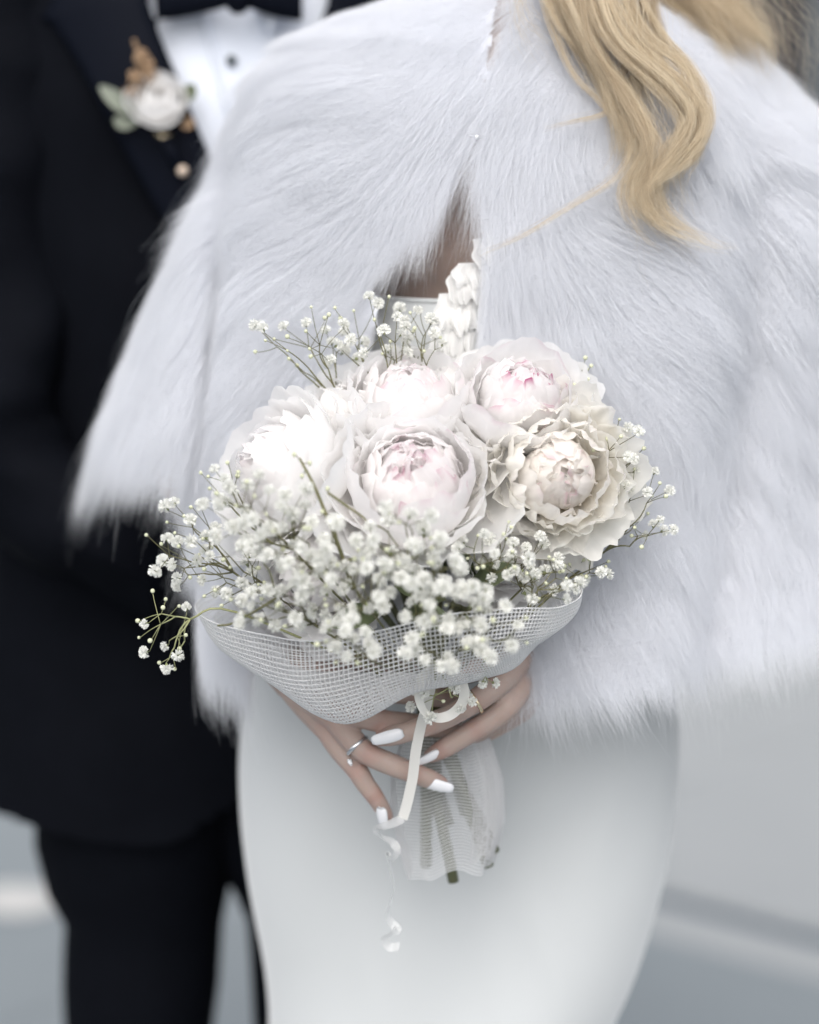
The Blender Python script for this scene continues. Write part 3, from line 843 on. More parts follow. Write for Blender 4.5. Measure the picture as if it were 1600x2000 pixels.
# soft drape: broad diagonal pulls from the hip plus vertical hang folds
dp = proj(dv)
s_ = (dp[0] * 0.55 + dp[1] * 0.30) / 100.0
amp = 0.007 * np.clip((dp[1] - 1250) / 500, 0, 1)
dv[:, 1] += np.where(dv[:, 1] < BY, 1, 0) * amp * (np.sin(s_ * 1.3 + 0.8) + .5 * np.sin(s_ * 3.1 + np.sin(dp[1] / 180.0)))
dv += Field(0.22, 21)(dv) * 0.0045 * np.array([1, 1, 0])
fr = dv[:, 1] < BY
for (x0, y0, x1, y1, w_, a_) in ((990, 1660, 1130, 2060, 26, .0030), (930, 1740, 985, 2080, 20, .0022), (620, 1500, 575, 1900, 30, .0022), (1230, 1450, 1130, 1760, 34, .0028), (700, 1760, 735, 2080, 22, .0018), (1150, 1480, 1020, 1640, 24, .0020)):
    ln = math.hypot(x1 - x0, y1 - y0); ux, uy = (x1 - x0) / ln, (y1 - y0) / ln
    al = ((dp[0] - x0) * ux + (dp[1] - y0) * uy) / ln; pr = -(dp[0] - x0) * uy + (dp[1] - y0) * ux
    dv[:, 1] -= fr * a_ * np.exp(-(pr / w_) ** 2) * np.clip(np.sin(np.clip(al, 0, 1) * math.pi), 0, 1)
dress_skirt = mesh('skirt', dv, grid_faces(nth_d, len(pyd), 0, True), M['dress'], bride)
# neckline binding of the strapless bodice
nb_ = dv[:nth_d]; g_ = Geo(); g_.tube(np.vstack([nb_, nb_[:1]]), .0022, 6, cap=False); g_.build('neckline_binding', M['dress'], bride)
# ruffles along the neckline edge: small gathered frills of organza
rxl = [(440, 950), (480, 912), (520, 888), (560, 864), (600, 854), (650, 846), (720, 840)]
for k in range(9):
    n, nv = 110, 11
    r3 = np.random.default_rng(800 + k); y0 = 442 + 31 * k + r3.uniform(-9, 9); V = []
    x_l = interp(rxl, y0); xs = np.linspace(x_l, x_l + 118, n); t = np.linspace(0, 1, n)
    wv = wob(t, 710 + k, (2.3, 4.1, 8.3), (1, .9, .7)); wh = wob(t, 730 + k, (2.1, 5.3, 9.0), (1, .8, .7)); wx = wob(t, 750 + k, (2.2, 5), (1, .6))
    e_amp = r3.uniform(2, 20); hang = r3.uniform(46, 78)
    for j in range(nv):
        s_ = j / (nv - 1)
        ed = e_amp * math.sin(math.pi * s_) - 5 * s_ + 3.5 * math.sin(9 * s_ + k * 2.1)
        for i in range(n):
            V.append(P(xs[i] - ed * (1 - t[i]) ** 3 + 5 * wx[i] * s_, y0 + 14 * (t[i] - .3) ** 2 + hang * s_ * (1 + .20 * wh[i]), .088 - .0008 * k - .010 * math.sin(1.9 * s_) - .0048 * wv[i] * s_ + .022 * t[i] ** 2.5))
    mesh('ruffle', V, grid_faces(n, nv), M['ruffle'], bride)
# ------------------------------------------------------------------ faux fur cape
crow = np.array([  # py, left x, right x, depth of the front bulge
    (-60, 930, 1150, .085), (-25, 850, 1215, .095), (5, 770, 1290, .105), (40, 668, 1370, .118), (80, 585, 1425, .130), (130, 540, 1475, .140), (170, 516, 1508, .150), (215, 492, 1555, .158), (250, 474, 1600, .163), (300, 452, 1650, .17),
    (430, 388, 1700, .18), (600, 312, 1735, .188), (780, 236, 1760, .190), (900, 196, 1775, .190), (960, 186, 1780, .195), (1050, 200, 1785, .205), (1200, 230, 1780, .236), (1450, 250, 1770, .245)])
edgeL = [(-60, 985), (0, 975), (60, 965), (150, 952), (270, 933), (340, 897), (400, 848), (470, 792), (545, 728), (620, 744), (760, 705), (900, 620), (1100, 520), (1300, 488), (1450, 480)]
edgeR = [(-60, 990), (0, 1000), (60, 985), (150, 955), (270, 936), (350, 944), (440, 955), (520, 948), (640, 935), (800, 945), (1000, 975), (1200, 1000), (1270, 1002), (1400, 985), (1450, 985)]
hemX = [(100, 825), (190, 830), (260, 868), (330, 890), (372, 905), (388, 1230), (420, 1290), (470, 1330), (520, 1340), (900, 1340), (1000, 1335), (1060, 1355), (1200, 1340), (1290, 1300), (1345, 1250), (1420, 1235), (1600, 1222), (1800, 1200)]
def cape_pt(py, th):
    """vectorised: py, th arrays -> points"""
    xl = np.interp(py, crow[:, 0], crow[:, 1]); xr = np.interp(py, crow[:, 0], crow[:, 2]); bf = np.interp(py, crow[:, 0], crow[:, 3])
    A = Pv(xl, py, np.full_like(py, BY)); B = Pv(xr, py, np.full_like(py, BY))
    c = (A + B) / 2; a = (B[:, 0] - A[:, 0]) / 2
    s, q = np.sin(th), np.cos(th)
    e = 2 / 2.25
    X = c[:, 0] + a * np.sign(s) * np.abs(s) ** e
    fold = 0.010 * np.sin(th * 5.0 + 0.6) * np.clip((py - 350) / 500, 0, 1) + .006 * np.sin(th * 11 + 1.7 + py / 300.) * np.clip((py - 350) / 500, 0, 1)
    Y = BY - (bf + fold) * np.sign(q) * np.abs(q) ** e
    # folds between the arms and the front panels
    p = np.stack([X, Y, c[:, 2]], -1); qx, qy = proj(p)
    for tab, dep, wid in (([(150, 520), (400, 462), (700, 420), (950, 396), (1400, 380)], .030, 34), ([(100, 1440), (350, 1470), (700, 1455), (1100, 1400), (1400, 1350)], .022, 60)):
        lx = np.interp(qy, *zip(*tab)); g = np.exp(-((qx - lx) / wid) ** 2) * np.clip((qy - 120) / 250, 0, 1) * (q > 0)
        Y = Y + dep * g
    return np.stack([X, Y, c[:, 2]], -1)
def cape_mask(p, th):
    px, py = proj(p)
    front = np.cos(th) > 0
    eL = np.interp(py, *zip(*edgeL)); eR = np.interp(py, *zip(*edgeR))
    gap = front & (px > eL) & (px < eR)
    hm = np.interp(px, *zip(*hemX))
    hm = np.where(front, hm, np.interp(px, [100, 700, 1300, 1800], [890, 960, 1150, 1250]))
    return ~gap & (py < hm)
PYG = np.linspace(-58, 1450, 300); THG = np.linspace(-math.pi, math.pi, 420)
pp, tt = np.meshgrid(PYG, THG, indexing='ij')
cv = cape_pt(pp.ravel(), tt.ravel())
cm = cape_mask(cv, tt.ravel()).reshape(pp.shape)
cvi = cv.reshape(*pp.shape, 3)
used = {}; CF = []
ok = cm[:-1, :-1] & cm[1:, :-1] & cm[:-1, 1:] & cm[1:, 1:]
nT = len(THG)
CF = [(j * nT + i, j * nT + i + 1, (j + 1) * nT + i + 1, (j + 1) * nT + i) for j, i in zip(*np.nonzero(ok))]
ids = sorted({i for f in CF for i in f}); rem = {k: n for n, k in enumerate(ids)}
cape = mesh('fur_cape', cv[ids], [tuple(rem[i] for i in f) for f in CF], M['lining'], bride)
cape['label'] = 'shaggy white faux fur cape over the shoulders'

# direction the pile lies, in photo directions at marker points
flow = np.array([(800, 50, -.9, .3), (640, 60, -.9, .35), (600, 200, -1, .10), (600, 380, -1, .12), (740, 200, -1, .05), (720, 300, -1, .08), (500, 220, -1, .3), (560, 480, -.9, .35), (850, 380, -.25, 1), (790, 500, -.4, 1), (650, 520, -.7, .6), (450, 350, -.9, .45), (400, 600, -.65, .8),
                 (280, 780, -.5, .9), (200, 900, -.35, 1), (350, 950, -.15, 1), (450, 1100, 0, 1), (450, 1280, .05, 1), (930, 150, -.4, .8), (920, 60, -.6, .7), (900, 250, -.5, .6),
                 (1000, 130, -.35, .9), (970, 250, -.35, 1), (1100, 230, .2, .9), (1000, 400, -.1, 1), (1150, 420, .75, .6), (1300, 150, .75, .6), (1450, 250, .75, .65), (1500, 500, .5, .85), (1050, 560, .25, .9), (1250, 650, .75, .65),
                 (1450, 900, .4, .9), (1150, 1000, .5, .85), (1100, 1250, .25, 1), (1300, 1200, .35, 1), (1010, 1350, -.2, 1), (1500, 1250, .15, 1)], float)
def flow_dir(px, py):
    d2 = (px[:, None] - flow[None, :, 0]) ** 2 + (py[:, None] - flow[None, :, 1]) ** 2
    wgt = 1 / (d2 + 900) ** 1.6
    v = wgt @ flow[:, 2:4] / wgt.sum(1)[:, None]
    return v / (np.linalg.norm(v, axis=1)[:, None] + 1e-9)
def sample_cape(n, thr, seed):
    r = np.random.default_rng(seed); outp = []; outt = []; got = 0
    while got < n:
        m = n * 2
        py = r.uniform(-58, 1450, m); th = r.uniform(-thr, thr, m)
        # area weight
        e = 1e-3
        p = cape_pt(py, th); dt = (cape_pt(py, th + e) - p) / e; dp_ = (cape_pt(py + .5, th) - p) / .5
        ar = np.linalg.norm(np.cross(dt, dp_), axis=1)
        k = r.uniform(0, 1, m) < ar / np.percentile(ar, 98)
        k &= cape_mask(p, th)
        outp.append(py[k]); outt.append(th[k]); got += k.sum()
    return np.concatenate(outp)[:n], np.concatenate(outt)[:n]
def grow(n, thr, seed, Lm, r0, K=7):
    r = np.random.default_rng(seed)
    py, th = sample_cape(n, thr, seed)
    e = 1e-3
    p = cape_pt(py, th)
    dt = cape_pt(py, th + e) - p; dpv = cape_pt(py + .6, th) - p
    nr = np.cross(dpv, dt); nr /= np.linalg.norm(nr, axis=1)[:, None] + 1e-12
    outw = np.stack([np.sin(th), -np.cos(th), 0 * th], -1)
    nr *= np.sign((nr * outw).sum(1))[:, None]
    px, pyy = proj(p)
    fd = flow_dir(px, pyy)
    D = fd[:, :1] * rgt[None] - fd[:, 1:] * upv[None]
    back = np.clip(-np.cos(th) * 2, 0, 1)[:, None]
    D = D * (1 - back) + np.array([[0, 0, -1.0]]) * back
    D -= nr * (D * nr).sum(1)[:, None]; D /= np.linalg.norm(D, axis=1)[:, None] + 1e-9
    B = np.cross(nr, D)
    # clumped locks
    f1, f2, f3 = Field(.055, 101), Field(.018, 102), Field(.006, 103)
    w1, w2, w3 = f1(p), f2(p), f3(p)
    side = .11 * w1[:, 0] + .05 * w2[:, 0] + .04 * w3[:, 0] + r.normal(0, .09, n)
    lift = np.clip(.34 + .06 * w1[:, 1] + .03 * w2[:, 1] + .025 * w3[:, 1] + r.normal(0, .13, n), .04, 1.0)
    L = Lm * np.clip(1 + .10 * w2[:, 2] + .12 * w1[:, 2] + r.normal(0, .16, n), .4, 1.6)
    # short near the collar opening
    collar = np.clip((pyy + 60) / 200, .55, 1); L = L * collar
    s = np.linspace(0, 1, K)
    pts = np.zeros((n, K, 3))
    cw = r.normal(0, .05, n)
    for k, t in enumerate(s):
        rise = lift * (1.15 * t - .72 * t * t)
        pts[:, k] = p + L[:, None] * (D * t + nr * (rise)[:, None] + B * (side * t ** 1.5 + cw * np.sin(3 * t + 6 * w3[:, 1]))[:, None])
        pts[:, k, 2] -= L * .07 * t ** 2.2
    # pull tips of neighbours together
    kd = kdtree.KDTree(max(1, n // 14)); C = r.choice(n, n // 14, replace=False)
    for q, c in enumerate(C): kd.insert(Vector(p[c]), q)
    kd.balance()
    own = np.array([kd.find(Vector(x))[1] for x in p])
    cc = C[own]; amt = np.clip(r.normal(.02, .20, n), 0, .6)
    for k, t in enumerate(s):
        wt = (amt * t ** 1.3)[:, None]
        tgt = pts[cc, k]
        pts[:, k] = pts[:, k] * (1 - wt) + tgt * wt
    rad = r0 * (1 - s[None] ** 1.5 * .85) * r.uniform(.7, 1.2, (n, 1))
    return pts, rad
NF = 340000
pts_a, rad_a = grow(NF, 2.1, 11, .050, .00010)
pts_u, rad_u = grow(NF // 3, 2.2, 12, .030, .00016, 5)
# long guard hairs that stray past the hem
pts_g, rad_g = grow(9000, 2.0, 13, .074, .00009, 8)
hair('guard_hair', pts_g, rad_g, M['fur'], cape)
hair('fur_pile', pts_a, rad_a, M['fur'], cape)
hair('fur_underwool', pts_u, rad_u, M['fur'], cape)
g_ = Geo(); cl = P(932, 268, .098)
g_.sphere(cl, .0022, 10, 7, scale=(1.2, .6, 1)); g_.tube([cl + np.array([-.008, .002, .002]), cl, cl + np.array([.007, .001, -.001])], .0009, 6); g_.build('clasp', M['silver'], cape)
# ------------------------------------------------------------------ blonde hair
def lock(path, n, spread, seed, wave=0.004, wl=.09, rad=.000055, taper=.35, K=30, flat=.6, fly=.0, tone=0.0):
    """path: (px,py,Y) guide; strands round it"""
    r = np.random.default_rng(seed)
    g = smooth_path([P(*p) for p in path], K)
    T = np.gradient(g, axis=0); T /= np.linalg.norm(T, axis=1)[:, None]
    cdir = g - CAM[None]; cdir /= np.linalg.norm(cdir, axis=1)[:, None]
    S = np.cross(T, cdir); S /= np.linalg.norm(S, axis=1)[:, None]; Dp = np.cross(T, S)
    s = np.linspace(0, 1, K)
    prof = np.asarray([interp([(0, 1), (.5, .85), (.8, .6), (1, taper)], t) for t in s])
    rr = np.sqrt(r.uniform(0, 1, n)); a = r.uniform(0, 6.283, n)
    u = rr * np.cos(a); v = rr * np.sin(a) * flat
    # sub-locks: quantise the offsets a little
    cl = r.integers(0, 14, n); cu = r.uniform(-1, 1, 14); cvv = r.uniform(-.6, .6, 14)
    q = r.uniform(.45, .85, n); u2 = u * (1 - q) + cu[cl] * q; v2 = v * (1 - q) + cvv[cl] * q
    ph = r.normal(0, .5, n) + cl * .7
    arc = np.concatenate([[0], np.cumsum(np.linalg.norm(np.diff(g, axis=0), axis=1))])
    pts = np.zeros((n, K, 3))
    ln = r.uniform(.82, 1.0, n)
    for k in range(K):
        kk = ln * s[k] * (K - 1); i0 = np.minimum(kk.astype(int), K - 2); f = (kk - i0)[:, None]
        pos = g[i0] * (1 - f) + g[i0 + 1] * f
        mixw = min(1, s[k] * 2.0)
        uu = u * (1 - mixw) + u2 * mixw; vv = v * (1 - mixw) + v2 * mixw
        tw = 1.2 * s[k]
        uu, vv = uu * math.cos(tw) - vv * math.sin(tw), uu * math.sin(tw) + vv * math.cos(tw)
        wv = wave * np.sin(6.283 * arc[k] / wl + ph) * s[k]
        fl = fly * s[k] ** 2 * r.normal(0, 1, (n, 1)) * 0
        pos = pos + S[k] * (uu * spread * prof[k] + wv)[:, None] + Dp[k] * (vv * spread * prof[k] * .9)[:, None]
        pts[:, k] = pos
    if fly:
        F1 = Field(.12, seed + 77); off = r.normal(0, 1, (n, 3))
        for k in range(K): pts[:, k] += off * fly * s[k] ** 1.5 + F1(pts[:, k]) * fly * .6 * s[k]
    FZ = Field(.03, seed + 31); oz = r.normal(0, 1, (n, 1)); ox = r.normal(0, 1, (n, 3))
    for k in range(K): pts[:, k] += FZ(pts[:, k] + ox * .01) * .0022 * s[k] * (1 + .6 * oz) + ox * .0012 * s[k]
    rd = rad * (1 - .55 * s[None] ** 2) * r.uniform(.75, 1.25, (n, 1))
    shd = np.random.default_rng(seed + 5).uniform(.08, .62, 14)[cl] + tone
    return pts, rd, shd
LK = []
def tress(path, nl, wpx, seed, n=75, spread=.0042, wave=.0028, wl=.10, tone=0.0, fly=.0022, end=.45, dep=.016, rad=.000055, amp=13):
    """a fall of hair: nl narrow locks spread round one path"""
    r = np.random.default_rng(seed); k = len(path)
    for i in range(nl):
        o = r.uniform(-1, 1); z = r.uniform(-1, 1); ph = r.uniform(0, 6.28); cut = r.uniform(.78, 1.0)
        pts = []
        for j, (x, y, Y) in enumerate(path):
            s = j / (k - 1); wd = wpx * (1 - (1 - end) * s ** 1.4)
            pts.append((x + o * wd + amp * math.sin(ph + 7 * s) * min(1, 1.6 * s) + r.normal(0, 4), y + amp * .8 * math.sin(ph * 2 + 5 * s) * s + r.normal(0, 4), Y + z * dep * (1 - .4 * s)))
        q = smooth_path(pts, 24)[:max(8, int(24 * cut))]
        LK.append(lock([tuple(p) for p in q], n, spread * r.uniform(.7, 1.25), seed * 100 + i, wave, wl, rad, .25, 30, .8, fly, tone + r.uniform(-.28, .26)))
# front fall: waves to the right, swings back, and runs out to the lower right
tress([(1080, -130, .15), (1092, -20, .12), (1128, 70, .105), (1180, 150, .095), (1216, 230, .085), (1224, 295, .08), (1200, 345, .078)], 14, 26, 1, amp=15)
tress([(1155, -130, .15), (1170, -10, .12), (1212, 85, .10), (1295, 160, .085), (1352, 232, .075), (1310, 312, .072), (1256, 366, .072), (1282, 425, .07), (1362, 468, .068), (1470, 496, .066)], 18, 30, 2, end=.55, amp=15)
tress([(1215, -130, .16), (1238, -10, .13), (1272, 65, .10), (1335, 130, .085), (1368, 205, .075), (1352, 290, .07), (1318, 350, .07), (1330, 450, .068)], 9, 20, 3, end=.9, amp=15)
tress([(1120, -130, .15), (1128, 0, .12), (1150, 90, .10), (1210, 180, .09), (1268, 280, .075), (1240, 370, .07), (1290, 445, .066), (1430, 530, .066)], 8, 20, 4, end=.6, amp=15)
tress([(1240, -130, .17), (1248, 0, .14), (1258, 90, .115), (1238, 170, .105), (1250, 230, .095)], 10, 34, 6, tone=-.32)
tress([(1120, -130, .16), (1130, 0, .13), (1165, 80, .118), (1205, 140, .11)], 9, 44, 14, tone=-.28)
LK.append(lock([(1060, -130, .16), (1065, 0, .13), (1090, 80, .115), (1125, 150, .100), (1168, 195, .092), (1180, 222, .085), (1120, 238, .08), (1062, 252, .078)], 60, .006, 5, .001, taper=.12, fly=.001))
# thin wisp across the fur
LK.append(lock([(1150, 100, .10), (1200, 200, .085), (1225, 280, .075), (1205, 335, .07), (1120, 400, .066), (1010, 462, .064), (925, 500, .068)], 46, .0040, 7, .001, taper=.15, fly=.0012, tone=.1))
# hair behind the shoulder at the upper right
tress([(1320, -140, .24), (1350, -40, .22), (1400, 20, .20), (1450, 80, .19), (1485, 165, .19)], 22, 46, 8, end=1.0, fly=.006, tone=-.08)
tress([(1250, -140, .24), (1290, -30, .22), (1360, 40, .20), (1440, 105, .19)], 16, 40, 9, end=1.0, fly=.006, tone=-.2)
LK.append(lock([(1400, -140, .26), (1430, -60, .24), (1470, 10, .22), (1500, 70, .21), (1520, 150, .2)], 160, .034, 10, .006, fly=.014, rad=.00005))
# flyaways
LK.append(lock([(1450, -120, .2), (1500, -20, .19), (1550, 60, .19), (1600, 180, .19)], 30, .03, 11, .01, fly=.02, rad=.00006, taper=1.2, tone=.2))
LK.append(lock([(1040, -120, .15), (1010, -20, .12), (1020, 40, .11), (1080, 100, .10)], 60, .014, 12, .004, fly=.012, rad=.00005, taper=1.0, tone=.1))
LK.append(lock([(1210, -100, .14), (1230, 40, .09), (1260, 160, .08), (1290, 300, .07)], 110, .042, 13, .008, fly=.014, rad=.00005, taper=.9, tone=.15))
LK.append(lock([(1240, 150, .09), (1300, 260, .075), (1290, 360, .07), (1340, 460, .068)], 60, .03, 15, .008, fly=.014, rad=.00005, taper=.9, tone=.15))
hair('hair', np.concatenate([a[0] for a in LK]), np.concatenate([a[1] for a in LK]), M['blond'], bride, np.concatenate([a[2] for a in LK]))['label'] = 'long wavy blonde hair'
# ------------------------------------------------------------------ bouquet: peonies
BIND = P(845, 1360, .036)
def peony(px, py, Y, axis, Rr, kind, seed, label, tint=.3, cream=.2, mag=0.0, end=None, spin=None):
    c = P(px, py, Y); ax = np.asarray(axis, float); ax /= np.linalg.norm(ax)
    base = c - ax * Rr * .75
    root = empty('peony', base, label, 'peony', 'peonies in the bouquet')
    flower(root, base, axis, Rr, kind, seed, tint, cream, mag, spin=spin)
    # calyx and stem down through the hands
    g = Geo(); g.sphere(base - ax * .002, .010, 10, 7)
    g.build('calyx', M['leaf'], root)
    e = end or (830 + random.uniform(0, 100), 1680, .06)
    mid = P(845 + random.uniform(-25, 25), 1360, .036 + random.uniform(-.006, .006))
    path = smooth_path([base, base * .55 + mid * .45 - ax * .02, mid, P(*e)], 24)
    g = Geo(); g.tube(path, .0050 if e[1] > 1655 and e[2] < .0625 else .003, 8); g.build('stem', M['pstem'], root)
peony(808, 930, -.055, (-.06, -.70, .68), .068, 'ball', 101, 'blush white peony in the middle front of the bouquet', .5, .15, .5, end=(832, 1692, .052))
peony(1094, 925, -.035, (.12, -.95, .18), .060, 'open', 202, 'open ruffled cream peony at the right of the bouquet', .45, .61, .4, end=(886, 1722, .05))
peony(1022, 770, .005, (.12, -.62, .78), .060, 'ball', 303, 'peony with magenta edged core at upper right of the bouquet', .4, .15, 1.0, end=(966, 1664, .045))
peony(795, 775, .020, (-.02, -.50, .86), .066, 'ball', 404, 'large white peony at the top centre of the bouquet', .45, .15, .35, end=(954, 1692, .045))
peony(535, 910, -.005, (-.72, -.45, .52), .066, 'ball', 505, 'pale peony at the left side behind the tiny white blossoms', .35, .15, .1, end=(860, 1600, .065))
peony(655, 800, .035, (-.40, -.30, .86), .052, 'open', 606, 'half hidden white peony at upper left of the bouquet', .2, .2, .0, end=(905, 1590, .066))
peony(605, 1130, -.030, (-.40, -.90, -.10), .054, 'ball', 707, 'peony low at the left, veiled by tiny white blossoms', .3, .25, .1, end=(845, 1590, .07))
peony(895, 755, .055, (.05, -.10, .99), .050, 'open', 808, 'blurred frilly white peony at the back of the bouquet', .1, .15, .0, end=(920, 1610, .068))
peony(1000, 1085, -.012, (.25, -.90, -.25), .048, 'ball', 909, 'shaded peony low at the right under the cream peony', .3, .35, .0, end=(880, 1610, .072))

# ------------------------------------------------------------------ baby's breath
def blossom_mesh(seed, n=40):
    r = np.random.default_rng(seed); g = Geo()
    for i in range(n):
        z = 1 - 1.62 * (i + .5) / n; ph = i * 2.39996 + r.uniform(-.3, .3)
        rho = math.sqrt(max(0, 1 - z * z))
        d = np.array([rho * math.cos(ph), rho * math.sin(ph), z]) + r.normal(0, .12, 3); d /= np.linalg.norm(d)
        s = np.cross(d, [0.3, .2, 1.0]); s /= np.linalg.norm(s); t2 = np.cross(d, s)
        sp = r.uniform(0, 6.28); s, t2 = s * math.cos(sp) + t2 * math.sin(sp), -s * math.sin(sp) + t2 * math.cos(sp)
        L = r.uniform(.86, 1.04); wv = r.uniform(.20, .30)
        b = d * .15
        V = [b, d * L * .62 - s * wv * .8 + t2 * .05, d * L * .62 + s * wv * .8 + t2 * .05, d * L - s * wv * .75 + t2 * r.uniform(.05, .3), d * L * .93 + t2 * .12, d * L + s * wv * .75 + t2 * r.uniform(.05, .3), d * L * .66 - t2 * .08]
        g.add(V, [(0, 1, 6), (0, 6, 2), (1, 3, 4, 6), (6, 4, 5, 2)], 0)
    V = [(.0, 0, -.95)] + [(.34 * math.cos(6.283 * q / 6), .34 * math.sin(6.283 * q / 6), -.28) for q in range(6)]
    g.add(V, [(0, 1 + (q + 1) % 6, 1 + q) for q in range(6)], 1)
    me = bpy.data.meshes.new('blossom'); me.from_pydata(g.v, [], g.f)
    me.materials.append(M['bb']); me.materials.append(M['calyx']); me.polygons.foreach_set('material_index', g.m)
    me.polygons.foreach_set('use_smooth', [True] * len(me.polygons))
    return me
def bud_mesh(seed):
    g = Geo(); g.sphere((0, 0, .1), .8, 8, 6, 0, (1, 1, 1.15))
    g.add([(.0, 0, -1.2)] + [(.7 * math.cos(6.283 * q / 6), .7 * math.sin(6.283 * q / 6), -.15 + .25 * (q % 2)) for q in range(6)], [(0, 1 + (q + 1) % 6, 1 + q) for q in range(6)], 1)
    me = bpy.data.meshes.new('bud'); me.from_pydata(g.v, [], g.f)
    me.materials.append(M['budw']); me.materials.append(M['calyx']); me.polygons.foreach_set('material_index', g.m)
    me.polygons.foreach_set('use_smooth', [True] * len(me.polygons))
    return me
BLM = [blossom_mesh(900 + i) for i in range(6)]; BUM = [bud_mesh(i) for i in range(2)]
def bez(a, b, c, n=7):
    t = np.linspace(0, 1, n)[:, None]
    return a * (1 - t) ** 2 + 2 * b * t * (1 - t) + c * t ** 2
def sprig(head, rx, ry, rdep, Y, nb, nbud, size, label, seed, pale=False, entry=None, extra=None, ksub=None):
    r = np.random.default_rng(seed)
    hc = P(head[0], head[1], Y)
    root = empty('babys_breath_sprig', hc, label, 'flower sprig', 'sprigs of tiny white blossoms in the bouquet')
    n = nb + nbud; T = []
    for i in range(n):
        for _ in range(60):
            d = r.normal(0, 1, 3) * np.array([1, .8, 1]); d /= np.linalg.norm(d); rad = r.uniform(.2, 1) ** .45 * 1.38
            c = P(head[0] + rx * rad * d[0], head[1] - ry * rad * d[2], Y + rdep * rad * d[1])
            if all(np.linalg.norm(c - q) > size * 2.1 for q in T): break
        T.append(c)
    if extra:
        for e in extra: T.append(P(*e))
    T = np.asarray(T); n = len(T)
    ent = P(*entry) if entry else hc * .55 + BIND * .45
    K = ksub or max(2, n // 4)
    cs = T[r.choice(n, K, replace=False)]
    own = np.argmin(((T[:, None] - cs[None]) ** 2).sum(-1), 1)
    g = Geo(); nodes = []
    # main stem from the binding point
    main = smooth_path([BIND + r.normal(0, .004, 3), BIND * .45 + ent * .55 + r.normal(0, .006, 3), ent, hc * .55 + ent * .45 + r.normal(0, .004, 3)], 14)
    g.tube(main, np.linspace(.0013, .0009, 14), 5)
    hub = main[-1]
    for k in range(K):
        m = T[own == k]
        if len(m) == 0: continue
        nd = m.mean(0) * .5 + hub * .5 + r.normal(0, .003, 3)
        g.tube(bez(hub, (hub + nd) / 2 + r.normal(0, .004, 3), nd), np.linspace(.0008, .0006, 7), 4)
        if len(m) > 3:
            halves = [m[:len(m) // 2], m[len(m) // 2:]]
        else: halves = [m]
        for hm in halves:
            n2 = hm.mean(0) * .6 + nd * .4 + r.normal(0, .0015, 3)
            g.tube(bez(nd, (nd + n2) / 2 + r.normal(0, .002, 3), n2, 5), np.linspace(.0006, .00045, 5), 4)
            for t in hm: nodes.append((n2, t))
    for i, (a, t) in enumerate(nodes):
        d = t - a; ln = np.linalg.norm(d) + 1e-9
        isb = r.uniform() < nbud / max(1, nb + nbud)
        sz = (size * r.uniform(.82, 1.12)) if not isb else r.uniform(.0017, .0028)
        ax = d / ln * .7 + np.array([0, -.35, .35]) * (0.5 if isb else 1) + r.normal(0, .18, 3); ax /= np.linalg.norm(ax)
        foot = t - ax * sz * .8
        g.tube(bez(a, (a + foot) / 2 + r.normal(0, .1, 3) * ln * .35, foot, 6), np.linspace(.00042, .0003, 6), 3)
        me = BUM[int(r.integers(2))] if isb else BLM[int(r.integers(6))]
        o = bpy.data.objects.new('bud' if isb else 'blossom', me)
        q = Vector(ax).to_track_quat('Z', 'Y') @ Quaternion((0, 0, 1), r.uniform(0, 6.28))
        o.matrix_basis = Matrix.Translation(Vector(t)) @ q.to_matrix().to_4x4() @ Matrix.Diagonal((sz, sz, sz * r.uniform(.75, 1), 1))
        link(o, root)
    g.build('stem', M['stempale'] if pale else M['stem'], root)
